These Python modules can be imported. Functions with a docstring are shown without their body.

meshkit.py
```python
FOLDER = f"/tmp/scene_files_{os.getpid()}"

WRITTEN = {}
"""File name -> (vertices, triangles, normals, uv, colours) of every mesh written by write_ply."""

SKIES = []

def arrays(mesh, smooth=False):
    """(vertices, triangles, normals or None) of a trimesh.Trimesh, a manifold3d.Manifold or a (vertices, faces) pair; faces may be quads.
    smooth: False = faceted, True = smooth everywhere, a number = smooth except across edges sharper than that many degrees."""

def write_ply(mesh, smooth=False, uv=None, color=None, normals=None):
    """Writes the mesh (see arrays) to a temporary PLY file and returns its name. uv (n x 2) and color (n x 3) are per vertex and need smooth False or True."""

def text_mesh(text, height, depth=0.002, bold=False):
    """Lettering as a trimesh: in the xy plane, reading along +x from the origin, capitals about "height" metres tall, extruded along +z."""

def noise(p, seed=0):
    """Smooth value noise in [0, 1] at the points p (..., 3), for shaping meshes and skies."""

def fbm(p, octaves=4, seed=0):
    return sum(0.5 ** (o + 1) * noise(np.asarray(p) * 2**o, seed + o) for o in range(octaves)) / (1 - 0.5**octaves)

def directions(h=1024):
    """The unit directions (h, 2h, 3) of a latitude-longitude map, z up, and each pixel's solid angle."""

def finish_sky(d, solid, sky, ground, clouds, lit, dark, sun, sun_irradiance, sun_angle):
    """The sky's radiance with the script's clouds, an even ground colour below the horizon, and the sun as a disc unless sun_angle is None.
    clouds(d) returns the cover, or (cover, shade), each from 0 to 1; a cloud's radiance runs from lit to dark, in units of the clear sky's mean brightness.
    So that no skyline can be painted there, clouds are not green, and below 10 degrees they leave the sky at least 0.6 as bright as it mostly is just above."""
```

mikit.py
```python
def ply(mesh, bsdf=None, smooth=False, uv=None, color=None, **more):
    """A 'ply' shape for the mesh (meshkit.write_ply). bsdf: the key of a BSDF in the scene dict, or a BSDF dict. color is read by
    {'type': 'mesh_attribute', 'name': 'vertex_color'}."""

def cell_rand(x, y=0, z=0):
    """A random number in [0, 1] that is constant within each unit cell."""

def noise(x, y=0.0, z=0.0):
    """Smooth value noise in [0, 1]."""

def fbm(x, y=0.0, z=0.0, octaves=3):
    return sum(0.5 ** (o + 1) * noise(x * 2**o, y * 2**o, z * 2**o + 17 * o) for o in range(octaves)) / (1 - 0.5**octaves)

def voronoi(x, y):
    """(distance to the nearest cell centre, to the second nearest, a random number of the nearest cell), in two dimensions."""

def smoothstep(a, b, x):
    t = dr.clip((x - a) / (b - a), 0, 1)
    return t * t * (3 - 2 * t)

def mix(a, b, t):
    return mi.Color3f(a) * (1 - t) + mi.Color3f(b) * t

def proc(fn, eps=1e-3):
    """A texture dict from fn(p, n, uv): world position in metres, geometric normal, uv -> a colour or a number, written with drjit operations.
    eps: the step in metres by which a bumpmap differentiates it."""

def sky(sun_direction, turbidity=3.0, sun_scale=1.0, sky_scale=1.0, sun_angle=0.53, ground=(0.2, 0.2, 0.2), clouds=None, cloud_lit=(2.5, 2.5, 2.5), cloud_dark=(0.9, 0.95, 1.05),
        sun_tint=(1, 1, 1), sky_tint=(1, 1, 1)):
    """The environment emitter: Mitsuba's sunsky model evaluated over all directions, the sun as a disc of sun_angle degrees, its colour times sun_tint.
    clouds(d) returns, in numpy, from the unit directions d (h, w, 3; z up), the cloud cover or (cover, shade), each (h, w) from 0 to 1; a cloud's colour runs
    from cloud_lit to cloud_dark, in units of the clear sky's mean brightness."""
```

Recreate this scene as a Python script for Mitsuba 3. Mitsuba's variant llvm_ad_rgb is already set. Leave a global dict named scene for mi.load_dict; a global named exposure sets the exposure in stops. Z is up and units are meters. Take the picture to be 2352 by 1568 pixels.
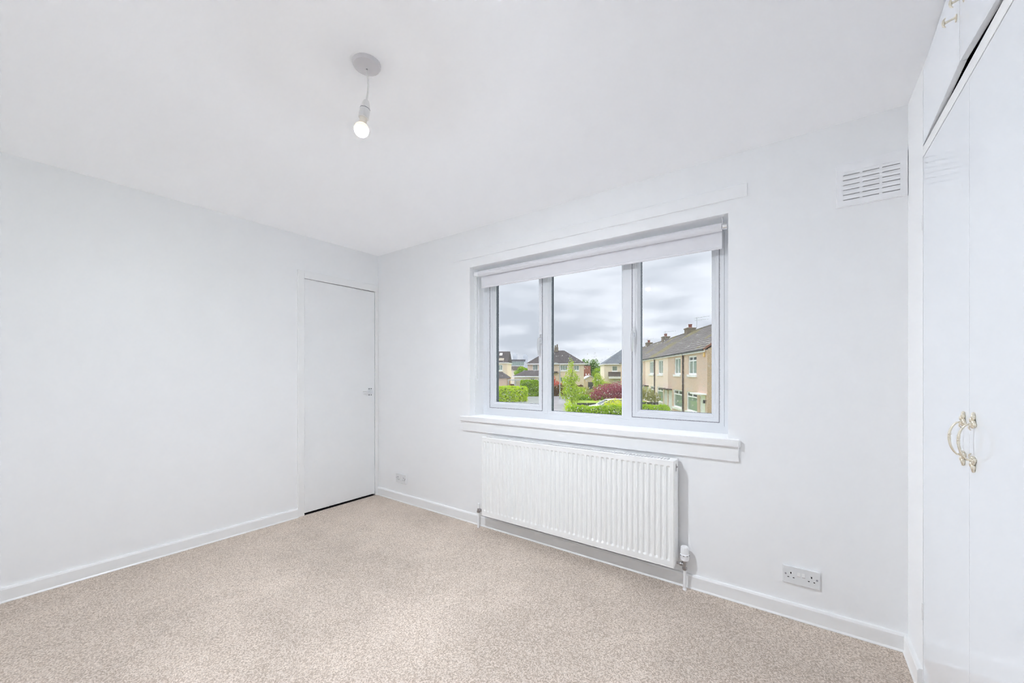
import math
import numpy as np, trimesh, mitsuba as mi, drjit as dr
import manifold3d as m3
from shapely.geometry import Polygon, box as sbox
import meshkit, mikit
from mikit import proc, noise, fbm, voronoi, smoothstep, mix, cell_rand
T = mi.ScalarTransform4f
scene, labels = {}, {}

# ------------------------------------------------------------------ camera, sky, exposure
exposure = 0.0
YAW = 0.6299
CAM = np.array([3.4393, -2.4224, 1.2230])
FWD = np.array([-math.sin(YAW), math.cos(YAW), 0.0])
scene['camera'] = {'type': 'perspective', 'fov': math.degrees(2 * math.atan(1176 / 906.81)), 'fov_axis': 'x',
                   'near_clip': 0.02, 'far_clip': 3000.0,
                   'principal_point_offset_y': -(856.16 - 784.0) / 1568.0,
                   'to_world': T().look_at(origin=CAM.tolist(), target=(CAM + FWD).tolist(), up=[0, 0, 1])}


def cloud_cover(d):
    # a closed overcast: brighter towards the zenith, with soft grey banks
    z = np.clip(d[..., 2], 0.0, 1.0)
    k = 1.0 / (z + 0.16)
    p = np.stack([d[..., 0] * k, d[..., 1] * k, z * 3.0], -1)
    a = meshkit.fbm(p * 1.15 + 3.1, 5, 4)
    b = meshkit.fbm(p * np.array([2.6, 2.6, 6.0]) + 11.0, 4, 9)
    base = 0.025 + 0.36 * z + 0.60 * z ** 2
    bright = base + (a - 0.47) * 0.52 + (b - 0.5) * 0.34 + 0.33 * np.exp(-z * 22)
    return np.ones(z.shape), 1.0 - np.clip(bright, 0.0, 1.0)


scene['sky'] = mikit.sky((0.3, 0.5, 0.81), turbidity=5.0, sun_scale=0.0, sky_scale=7.6, ground=(0.2, 0.2, 0.19),
                         clouds=cloud_cover, cloud_lit=(2.65, 2.72, 2.82), cloud_dark=(0.655, 0.72, 0.815))

LAMP_RADIANCE = 8500.0        # the bright cap of the bulb, radius 27 mm
LAMP_COLOR = np.array([0.915, 0.975, 1.055])


# ------------------------------------------------------------------ mesh helpers
def cat(ms):
    return trimesh.util.concatenate([m for m in ms])


def box(x0, x1, y0, y1, z0, z1, b=0.0):
    if x1 < x0: x0, x1 = x1, x0
    if y1 < y0: y0, y1 = y1, y0
    if z1 < z0: z0, z1 = z1, z0
    if b <= 0:
        m = trimesh.creation.box(extents=[x1 - x0, y1 - y0, z1 - z0])
        m.apply_translation([(x0 + x1) / 2, (y0 + y1) / 2, (z0 + z1) / 2])
        return m
    pts = []
    for sx, X in ((1, x0), (-1, x1)):
        for sy, Y in ((1, y0), (-1, y1)):
            for sz, Z in ((1, z0), (-1, z1)):
                pts += [[X, Y + sy * b, Z + sz * b], [X + sx * b, Y, Z + sz * b], [X + sx * b, Y + sy * b, Z]]
    return trimesh.convex.convex_hull(np.array(pts))


def hull(pts):
    return trimesh.convex.convex_hull(np.array(pts, float))


def lathe(prof, n=28, origin=(0, 0, 0), axis=(0, 0, 1)):
    """prof: (r, z) pairs along the axis."""
    prof = np.array(prof, float)
    a = np.linspace(0, 2 * np.pi, n, endpoint=False)
    v = np.stack([np.outer(prof[:, 0], np.cos(a)), np.outer(prof[:, 0], np.sin(a)), np.repeat(prof[:, 1:2], n, 1)], -1).reshape(-1, 3)
    f = []
    for i in range(len(prof) - 1):
        for j in range(n):
            k = (j + 1) % n
            f += [[i * n + j, i * n + k, (i + 1) * n + k], [i * n + j, (i + 1) * n + k, (i + 1) * n + j]]
    c0, c1 = len(v), len(v) + 1
    v = np.vstack([v, [[0, 0, prof[0, 1]], [0, 0, prof[-1, 1]]]])
    L = (len(prof) - 1) * n
    for j in range(n):
        k = (j + 1) % n
        f += [[c0, k, j], [c1, L + j, L + k]]
    z = np.array(axis, float); z /= np.linalg.norm(z)
    x = np.cross([0, 1, 0] if abs(z[1]) < 0.9 else [1, 0, 0], z); x /= np.linalg.norm(x)
    M = np.stack([x, np.cross(z, x), z], 1)
    m = trimesh.Trimesh(v @ M.T + np.array(origin), f, process=False)
    return m


def rod(p0, p1, r0, r1=None, n=14):
    p0, p1 = np.array(p0, float), np.array(p1, float)
    h = np.linalg.norm(p1 - p0)
    return lathe([(r0, 0), (r0 if r1 is None else r1, h)], n, p0, p1 - p0)


def tube(points, r, n=10):
    """A round tube along a smooth polyline; r a number or one per point."""
    p = np.array(points, float)
    r = np.broadcast_to(np.asarray(r, float), len(p))
    t = np.gradient(p, axis=0); t /= np.linalg.norm(t, axis=1, keepdims=True)
    ref = np.array([0, 0, 1.0]) if abs(t[0][2]) < 0.9 else np.array([1.0, 0, 0])
    x = np.cross(t[0], ref); x /= np.linalg.norm(x)
    rings = []
    for i in range(len(p)):
        x = x - t[i] * (x @ t[i]); x /= np.linalg.norm(x)
        y = np.cross(t[i], x)
        a = np.linspace(0, 2 * np.pi, n, endpoint=False)
        rings.append(p[i] + r[i] * (np.outer(np.cos(a), x) + np.outer(np.sin(a), y)))
    v = np.vstack(rings + [p[:1], p[-1:]])
    f = []
    for i in range(len(p) - 1):
        for j in range(n):
            k = (j + 1) % n
            f += [[i * n + j, i * n + k, (i + 1) * n + k], [i * n + j, (i + 1) * n + k, (i + 1) * n + j]]
    L = (len(p) - 1) * n; c = len(v) - 2
    for j in range(n):
        k = (j + 1) % n
        f += [[c, k, j], [c + 1, L + j, L + k]]
    return trimesh.Trimesh(v, f, process=False)


def ball(c, r, sub=2):
    m = trimesh.creation.icosphere(subdivisions=sub, radius=1.0)
    m.apply_scale(np.broadcast_to(np.asarray(r, float), 3)); m.apply_translation(c)
    return m


def ring_frame(x0, x1, z0, z1, prof):
    """A mitred rectangular frame in the xz plane; prof: closed profile of (inset, y)."""
    v, f, n = [], [], len(prof)
    for d, y in prof:
        v += [[x0 + d, y, z0 + d], [x1 - d, y, z0 + d], [x1 - d, y, z1 - d], [x0 + d, y, z1 - d]]
    for i in range(n):
        j = (i + 1) % n
        for c in range(4):
            k = (c + 1) % 4
            f += [[i * 4 + c, i * 4 + k, j * 4 + k], [i * 4 + c, j * 4 + k, j * 4 + c]]
    m = trimesh.Trimesh(np.array(v, float), f, process=False)
    trimesh.repair.fix_normals(m)
    return m


def slab(poly, y0, y1):
    """Extrudes a shapely polygon of (x, z) from y0 to y1."""
    m = trimesh.creation.extrude_polygon(poly, abs(y1 - y0), engine='earcut')
    v = np.array(m.vertices)
    v = np.stack([v[:, 0], max(y0, y1) - v[:, 2], v[:, 1]], 1)
    return trimesh.Trimesh(v, m.faces, process=False)


def slab_x(poly, x0, x1):
    """Extrudes a polygon of (y, z) from x0 to x1."""
    m = trimesh.creation.extrude_polygon(poly, abs(x1 - x0), engine='earcut')
    v = np.array(m.vertices)
    v = np.stack([min(x0, x1) + v[:, 2], v[:, 0], v[:, 1]], 1)
    return trimesh.Trimesh(v, m.faces, process=False)


def moved(m, M):
    m = m.copy(); M = np.asarray(M, float)
    m.apply_transform(M)
    return m


def frame_matrix(o, ax, ay):
    """Local x along ax, y along ay, z up, at o."""
    M = np.eye(4)
    M[:2, 0], M[:2, 1], M[:3, 3] = ax[:2], ay[:2], o
    return M


# ------------------------------------------------------------------ scene helpers
def ply(mesh, mat=None, **more):
    return mikit.ply(mesh, None if mat is None else 'mat_' + mat, **more)


def numbered(key):
    if not any(k == key or k.startswith(key + '__') for k in scene):
        return key
    i = 1
    while any(k == f'{key}_{i:03d}' or k.startswith(f'{key}_{i:03d}__') for k in scene):
        i += 1
    return f'{key}_{i:03d}'


def part(parent, name, mesh, mat, smooth=False, label=None, kind=None, **more):
    key = numbered(f'{parent}__{name}' if parent else name)
    d = mesh if isinstance(mesh, dict) else ply(mesh, mat, smooth=smooth)
    scene[key] = {**d, **more}
    said = {k: v for k, v in (('label', label), ('kind', kind)) if v}
    if said: labels[key] = said
    return key


RESERVED = set()


GROUPS = {'terraced_house': 'houses of the terrace', 'power_socket': 'double power sockets', 'tv_aerial': 'tv aerials on the terrace roof', 'tower_block': 'tower blocks on the horizon',
          'hedge': 'garden hedges', 'shrub': 'garden shrubs', 'tree': 'trees beyond the gardens', 'villa': 'hip roofed and gabled houses', 'black_fence': 'low black fences'}


def thing(name, label, category, group=None, kind=None):
    group = group or GROUPS.get(name)
    key, i = name, 0
    while key in RESERVED:
        i += 1; key = f'{name}_{i:03d}'
    RESERVED.add(key)
    labels[key] = {'label': label, 'category': category}
    if group: labels[key]['group'] = group
    if kind: labels[key]['kind'] = kind
    return key


def one(name, mesh, mat, label, category, smooth=False, group=None, kind=None, **more):
    key = thing(name, label, category, group, kind)
    scene[key] = {**(mesh if isinstance(mesh, dict) else ply(mesh, mat, smooth=smooth)), **more}
    return key


def rgb(c):
    return {'type': 'rgb', 'value': [float(x) for x in c]}


def bsdf(key, color, rough=0.5, spec=0.5, metallic=0.0, bump=None, bump_scale=1.0, eps=1e-3, **more):
    col = proc(color) if callable(color) else rgb(color)
    b = {'type': 'principled', 'base_color': col, 'roughness': float(rough), 'metallic': float(metallic), **more}
    if metallic == 0: b['specular'] = float(spec)
    if bump is not None:
        b = {'type': 'bumpmap', 'arbitrary': proc(bump, eps), 'scale': float(bump_scale), 'bsdf': b}
    scene['mat_' + key] = {'type': 'twosided', 'bsdf': b}
    return key


# ------------------------------------------------------------------ materials: the room
bsdf('wall_paint', (0.870, 0.882, 0.893), rough=0.42, spec=0.35)
bsdf('ceiling_paint', (0.945, 0.955, 0.972), rough=0.8, spec=0.2)
bsdf('trim_paint', (0.86, 0.87, 0.875), rough=0.32, spec=0.5)
bsdf('door_gloss', (0.895, 0.91, 0.92), rough=0.09, spec=0.5)
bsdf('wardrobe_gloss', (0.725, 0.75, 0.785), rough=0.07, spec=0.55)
bsdf('white_plastic', (0.88, 0.89, 0.91), rough=0.38, spec=0.5)
bsdf('upvc', (0.72, 0.74, 0.77), rough=0.45, spec=0.4)
bsdf('radiator_enamel', (0.87, 0.88, 0.875), rough=0.3, spec=0.5)
bsdf('socket_plastic', (0.76, 0.775, 0.785), rough=0.3, spec=0.5)
bsdf('switch_plastic', (0.80, 0.80, 0.80), rough=0.3, spec=0.5)
bsdf('blind_fabric', (0.755, 0.755, 0.785), rough=0.85, spec=0.1)
bsdf('vent_backing', (0.72, 0.73, 0.75), rough=0.6)
bsdf('window_seam', (0.42, 0.43, 0.46), rough=0.6)
bsdf('dark_void', (0.02, 0.02, 0.022), rough=0.8, spec=0.1)
bsdf('dark_grey', (0.10, 0.10, 0.11), rough=0.5)
bsdf('gasket', (0.055, 0.075, 0.10), rough=0.45)
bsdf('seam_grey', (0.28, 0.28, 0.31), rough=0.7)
bsdf('chrome', (0.82, 0.83, 0.85), rough=0.12, metallic=1.0)
bsdf('dull_chrome', (0.42, 0.41, 0.42), rough=0.3, metallic=1.0)
bsdf('brass', (0.90, 0.84, 0.70), rough=0.24, metallic=1.0)
bsdf('rose_plastic_shaded', (0.66, 0.65, 0.67), rough=0.4, spec=0.4)  # greyed to carry the shade the lampholder throws on the rose
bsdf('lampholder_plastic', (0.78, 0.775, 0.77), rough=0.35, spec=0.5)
scene['mat_pane_glass'] = {'type': 'thindielectric', 'int_ior': 1.5}
scene['mat_water'] = {'type': 'dielectric', 'int_ior': 1.333, 'ext_ior': 1.0}


def carpet_color(p, n, uv):
    big = fbm(p.x * 2.1 + 5, p.y * 2.1, 0.0, 3)
    mid = fbm(p.x * 9, p.y * 9, 3.0, 2)
    t1 = noise(p.x * 250, p.y * 250, 1.0)
    t2 = noise(p.x * 520, p.y * 520, 7.0)
    tone = 0.86 + 0.26 * (big - 0.5) + 0.10 * (mid - 0.5)
    tuft = 0.72 + 0.42 * t1 + 0.42 * (t2 - 0.5)
    c = mix((0.50, 0.415, 0.345), (0.555, 0.485, 0.425), smoothstep(0.3, 0.7, t1))
    return c * (tone * tuft * 1.25)


def carpet_bump(p, n, uv):
    return 0.6 * noise(p.x * 180, p.y * 180, 2.0) + 0.4 * noise(p.x * 360, p.y * 360, 5.0)


bsdf('carpet', carpet_color, rough=0.95, spec=0.05, bump=carpet_bump, bump_scale=0.0035, eps=8e-4, sheen=0.3)

# ------------------------------------------------------------------ the room shell
H, W, BACK = 2.40, 3.8227, -3.0
WX0, WX1, WZ0, WZ1 = 1.2435, 3.1252, 0.868, 2.090          # window opening
floor_mesh = trimesh.Trimesh([[-0.1, BACK - .1, 0], [W + .7, BACK - .1, 0], [W + .7, 0.05, 0], [-0.1, 0.05, 0]], [[0, 1, 2], [0, 2, 3]], process=False)
fd = ply(floor_mesh, 'carpet', smooth=False, uv=np.array(floor_mesh.vertices)[:, :2])
one('floor', fd, None, 'beige twist pile carpet covering the whole floor', 'floor', kind='structure')
one('floor_slab', box(-0.3, W + .8, BACK - .3, 0.30, -0.25, -0.012), 'dark_grey', 'floor slab under the carpet', 'floor', kind='structure')
one('ceiling', box(-0.3, W + .8, BACK - .3, 0.30, H, H + 0.2), 'ceiling_paint', 'smooth white painted ceiling', 'ceiling', kind='structure')

wall = Polygon([(-0.3, -0.25), (W + .8, -0.25), (W + .8, H + .1), (-0.3, H + .1)], [[(WX0, WZ0 - .03), (WX1, WZ0 - .03), (WX1, WZ1), (WX0, WZ1)]])
one('wall_front', slab(wall, 0.0, 0.30), 'wall_paint', 'white window wall', 'wall', kind='structure')
DY0, DY1, DZ1 = -0.7347, -0.0350, 2.035                    # door opening in the left wall
lw = Polygon([(BACK - .2, -0.02), (DY0 - .004, -0.02), (DY0 - .004, DZ1 + .004), (DY1 + .004, DZ1 + .004), (DY1 + .004, -0.02), (0.02, -0.02), (0.02, H + .05), (BACK - .2, H + .05)])
one('wall_left', slab_x(lw, -0.12, 0.0), 'wall_paint', 'white left wall with the door at its far end', 'wall', kind='structure')
one('wall_back', box(-0.3, W + .8, BACK - .2, BACK, -0.05, H + .05), 'wall_paint', 'white wall behind the camera', 'wall', kind='structure')
WY0 = -0.2614                                             # where the wardrobe starts
one('wall_right', box(W, W + .75, WY0, 0.01, -0.02, H + .02), 'wall_paint', 'narrow white pier between window wall and wardrobe', 'wall', kind='structure')

# skirtings
SK = [(0, 0), (0.0195, 0), (0.0195, 0.003), (0.0150, 0.0105), (0.015, 0.068), (0.011, 0.077), (0.0, 0.079)]


def skirt_x(x0, x1):
    m = slab_x(Polygon([(-d, z) for d, z in SK]), x0, x1)
    return m


def skirt_y(y0, y1, X, sign):
    m = slab(Polygon([(X + sign * d, z) for d, z in SK]), y0, y1)
    return m


one('baseboard_front', skirt_x(0.0, W), 'trim_paint', 'white skirting board along the window wall', 'skirting board', kind='structure')
one('baseboard_left', skirt_y(BACK, -0.791, 0.0, 1), 'trim_paint', 'white skirting board along the left wall', 'skirting board', kind='structure')
one('baseboard_right', skirt_y(WY0 + .004, -0.012, W, -1), 'trim_paint', 'short white skirting board on the pier beside the wardrobe', 'skirting board', kind='structure')

# window sill, apron, batten above the window
one('trim_1', box(1.163, 3.183, -0.034, 0.19, 0.828, 0.868, 0.004), 'trim_paint', 'white window sill board', 'window sill', kind='structure')
one('trim_2', box(1.174, 3.177, -0.016, 0.0, 0.747, 0.828, 0.0025), 'trim_paint', 'white apron board under the window sill', 'trim', kind='structure')
one('trim_3', box(1.06, 3.2158, -0.007, 0.0, 2.158, 2.228, 0.0025), 'wall_paint', 'white painted batten above the window', 'trim', kind='structure')

# ------------------------------------------------------------------ the window
win = thing('window_1', 'white three-light upvc window with two opening casements', 'window', kind='structure')
FY = 0.170


def frame_prof(w, y0, y1, ch=0.006):
    return [(0, y0), (w - ch, y0), (w, y0 + ch), (w, y1), (0, y1)]


def light(parent, x0, x1, z0, z1, y):
    """Glazing bead, gasket and pane of one light, the bead running inside x0..x1."""
    part(parent, 'glazing_bead', ring_frame(x0, x1, z0, z1, [(0, y), (0.006, y - .001), (0.020, y + .014), (0.022, y + .017), (0.022, y + .026), (0, y + .026)]), 'upvc')
    part(parent, 'gasket', ring_frame(x0, x1, z0, z1, [(0.010, y + .0275), (0.0225, y + .0275), (0.0225, y + .058), (0.010, y + .058)]), 'gasket', label='dark gasket and spacer bar of the glazing')
    g = trimesh.Trimesh([[x0 + .01, y + .027, z0 + .01], [x1 - .01, y + .027, z0 + .01], [x1 - .01, y + .027, z1 - .01], [x0 + .01, y + .027, z1 - .01]], [[0, 1, 2], [0, 2, 3]], process=False)
    part(parent, 'pane', g, 'pane_glass', label='clear glass pane with raindrops outside')


# outer frame and mullions
MZ0, MZ1 = WZ0 + .0655, WZ1 - .0655
fr = [ring_frame(WX0, WX1, WZ0, WZ1, [(0, FY), (0.040, FY), (0.046, FY + .006), (0.046, FY + .065), (0, FY + .065)])]
for xa, xb in ((1.2865, 1.3175), (3.0590, 3.082)):
    fr.append(box(xa, xb, FY, FY + .065, WZ0 + .03, WZ1 - .03))
for xa, xb in ((1.30, 1.86), (2.52, 3.07)):
    fr += [box(xa, xb, FY, FY + .065, WZ0 + .03, MZ0 - .0005), box(xa, xb, FY, FY + .065, MZ1 + .0005, WZ1 - .03)]
part(win, 'frame', cat(fr), 'upvc')
part(win, 'mullion', box(1.838, 1.889, FY, FY + .065, WZ0 + .04, WZ1 - .04, 0.004), 'upvc')
part(win, 'mullion', box(2.475, 2.5415, FY, FY + .065, WZ0 + .04, WZ1 - .04, 0.004), 'upvc')
# fixed middle light
mid = f'{win}__fixed_light'
light(mid, 1.8825, 2.4815, .910, WZ1 - .042, FY + .003)
# two opening casements, a little proud of the frame with a shadow seam round them
for key, a, b in (('casement', 1.3165, 1.8405), ('casement_001', 2.5375, 3.0605)):
    s = f'{win}__{key}'
    z0, z1 = MZ0 - .003, MZ1 + .003
    part(s, 'sash_frame', ring_frame(a, b, z0, z1, [(0.003, FY + .001), (0.020, FY + .001), (0.023, FY + .003), (0.023, FY + .005), (0.029, FY + .005), (0.031, FY + .007), (0.031, FY + .05), (0.003, FY + .05)]), 'upvc')
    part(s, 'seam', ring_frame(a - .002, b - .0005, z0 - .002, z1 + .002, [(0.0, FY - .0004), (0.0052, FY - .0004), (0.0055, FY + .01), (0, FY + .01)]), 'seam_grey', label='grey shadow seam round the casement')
    light(s, a + .026, b - .026, z0 + .026, z1 - .026, FY + .005)


def window_handle(parent, x, zt, side):
    y = FY + .001
    base = box(x - .011, x + .011, y - .010, y, zt - .035, zt + .032, 0.004)
    hub = lathe([(0.010, 0), (0.010, .022), (0.008, .026)], 16, (x, y - .008, zt), (0, -1, 0))
    pts = [(x, y - .030, zt + .004), (x - .001 * side, y - .036, zt - .015), (x - .003 * side, y - .040, zt - .045), (x - .004 * side, y - .040, zt - .08), (x - .004 * side, y - .036, zt - .115), (x - .003 * side, y - .033, zt - .128)]
    lever = tube(pts, [0.0085, .0095, .0088, .0075, .0058, .003], 12)
    part(parent, 'handle', cat([base, hub, lever]), 'chrome', smooth=35, label='chrome window handle pointing down')


window_handle(f'{win}__casement', 1.827, 1.487, 1)
window_handle(f'{win}__casement_001', 2.5525, 1.492, 1)
# lining beads inside the reveal
for x0, x1 in ((WX0 - .002, WX0 + .0035), (WX1 - .0035, WX1 + .002)):
    part(win, 'lining', box(x0, x1, 0.062, FY + .01, WZ0, WZ1), 'trim_paint')

# raindrops on the outside of the panes
rng = np.random.default_rng(7)


def half_drop(x, y, z, r, sq):
    a = np.linspace(0, 2 * np.pi, 8, endpoint=False)
    rings = [np.stack([np.cos(a) * r * c, np.full(8, h), np.sin(a) * r * c * sq], 1) for c, h in ((1.0, 0.0), (0.86, r * .26), (0.5, r * .42))]
    v = np.vstack(rings + [[[0, 0, 0]], [[0, r * .47, 0]]]) + [x, y, z]
    f = []
    for i in range(2):
        for j in range(8):
            k = (j + 1) % 8
            f += [[i * 8 + j, (i + 1) * 8 + k, i * 8 + k], [i * 8 + j, (i + 1) * 8 + j, (i + 1) * 8 + k]]
    for j in range(8):
        k = (j + 1) % 8
        f += [[24, j, k], [25, 16 + k, 16 + j]]
    return v, np.array(f)


drops_v, drops_f, at_v = [], [], 0
for x0, x1, yy, z0, z1, n in ((1.372, 1.785, FY + .0335, 0.985, 1.32, 260), (1.912, 2.452, FY + .0315, 0.945, 1.40, 480), (2.595, 3.005, FY + .0335, 0.985, 1.46, 520)):
    for _ in range(n):
        t = rng.random() ** 1.25
        x, z = rng.uniform(x0, x1), z0 + (z1 - z0) * t
        r = 0.0015 + 0.0025 * rng.random() ** 2.0
        v, f = half_drop(x, yy, z, r, rng.uniform(0.9, 1.7))
        drops_v.append(v); drops_f.append(f + at_v); at_v += len(v)
dm = trimesh.Trimesh(np.vstack(drops_v), np.vstack(drops_f), process=False)
if dm.volume < 0: dm.invert()
one('raindrops', dm, 'water', 'raindrops sitting on the outside of the window panes', 'raindrops', smooth=True, kind='stuff')

# ------------------------------------------------------------------ roller blind
bl = thing('roller_blind', 'white roller blind rolled up at the top of the window', 'blind')
RX0, RX1, RY, RZ, RR = 1.297, 3.088, 0.058, 2.0405, 0.0225
part(bl, 'roll', lathe([(RR, 0), (RR, RX1 - RX0)], 40, (RX0, RY, RZ), (1, 0, 0)), 'blind_fabric', smooth=40, label='rolled up white blind fabric')
fab = trimesh.Trimesh([[RX0 + .004, RY + RR - .001, RZ], [RX1 - .004, RY + RR - .001, RZ], [RX1 - .004, RY + RR - .001, 1.934], [RX0 + .004, RY + RR - .001, 1.934]], [[0, 1, 2], [0, 2, 3]], process=False)
fab = box(RX0 + .004, RX1 - .004, RY + RR - .0022, RY + RR - .001, 1.934, RZ)
part(bl, 'fabric', fab, 'blind_fabric', label='hanging strip of white blind fabric')
part(bl, 'bottom_bar', box(RX0 + .004, RX1 - .004, RY + RR - .006, RY + RR + .003, 1.924, 1.940, 0.003), 'blind_fabric')
for xa, xb in ((WX0 + .008, RX0 - .002), (RX1 + .002, WX1 - .010)):
    br = [box(xa, xa + .003, RY - .02, RY + .025, RZ - .02, WZ1 - .001), lathe([(0.019, 0), (0.019, abs(xb - xa) - .004), (0.012, abs(xb - xa))], 20, (min(xa, xb) + .002, RY, RZ), (1, 0, 0))]
    part(bl, 'bracket', cat(br), 'white_plastic' if xa < 2 else 'chrome', smooth=35)
cordx = 1.277
loop = []
for t in np.linspace(0, np.pi, 9): loop.append((cordx, RY - .016 * np.cos(t), 1.172 - .012 * np.sin(t)))
pts = [(cordx, RY - .016, RZ), (cordx, RY - .016, 1.6)] + loop + [(cordx, RY + .016, 1.6), (cordx, RY + .016, RZ)]
part(bl, 'cord', tube(pts, 0.0016, 6), 'white_plastic', smooth=40, label='looped white pull cord hanging left')
part(bl, 'cord_weight', lathe([(0.002, 0), (0.0042, .004), (0.0042, .02), (0.002, .024)], 12, (cordx, RY, 1.150)), 'white_plastic')

# ------------------------------------------------------------------ the door
dr_ = thing('door_1', 'plain white glossy flush door in the far left corner', 'door', kind='structure')
pan = slab_x(Polygon([(DY0 + .0025, 0.018), (DY1 - .004, 0.018), (DY1 - .004, 2.0285), (DY0 + .0025, 2.0325)]), -0.042, -0.002)
part(dr_, 'panel', pan, 'door_gloss')
cas = [box(-0.10, 0.009, -0.791, DY0, 0.0, DZ1 + .066, 0.002), box(-0.10, 0.009, DY0 - .001, -0.0015, DZ1, DZ1 + .066, 0.002), box(-0.10, 0.009, DY1, -0.0015, 0.0, DZ1 + .001, 0.002)]
part(dr_, 'frame', cat(cas), 'trim_paint')
part(dr_, 'added_dark_box', box(-0.30, -0.125, DY0 - .1, DY1 + .1, -0.02, DZ1 + .1), 'dark_void')  # unseen black box added behind the door to keep light out
part(dr_, 'threshold', box(-0.12, -0.001, DY0 - .05, DY1 + .05, -0.02, 0.004), 'dark_void', label='dark gap under the door')
hk = f'{dr_}__handle'
HY, HZ = -0.0925, 1.036
part(hk, 'plate', box(-0.002, 0.004, HY - .018, HY + .018, HZ - .038, HZ + .038, 0.0015), 'chrome')
for sy in (-1, 1):
    for sz in (-1, 1):
        part(hk, 'screw', lathe([(0.0052, 0), (0.0052, .0012), (0.003, .0022)], 12, (0.004, HY + sy * .0115, HZ + sz * .030), (1, 0, 0)), 'dark_grey', smooth=30)
lev = tube([(0.004, HY + .002, HZ), (0.030, HY + .002, HZ), (0.043, HY - .004, HZ), (0.048, HY - .020, HZ), (0.047, HY - .05, HZ + .001), (0.044, HY - .085, HZ + .004), (0.041, HY - .100, HZ + .006)], [0.010, .009, .009, .0085, .0075, .006, .004], 14)
part(hk, 'lever', lev, 'chrome', smooth=40)

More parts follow.
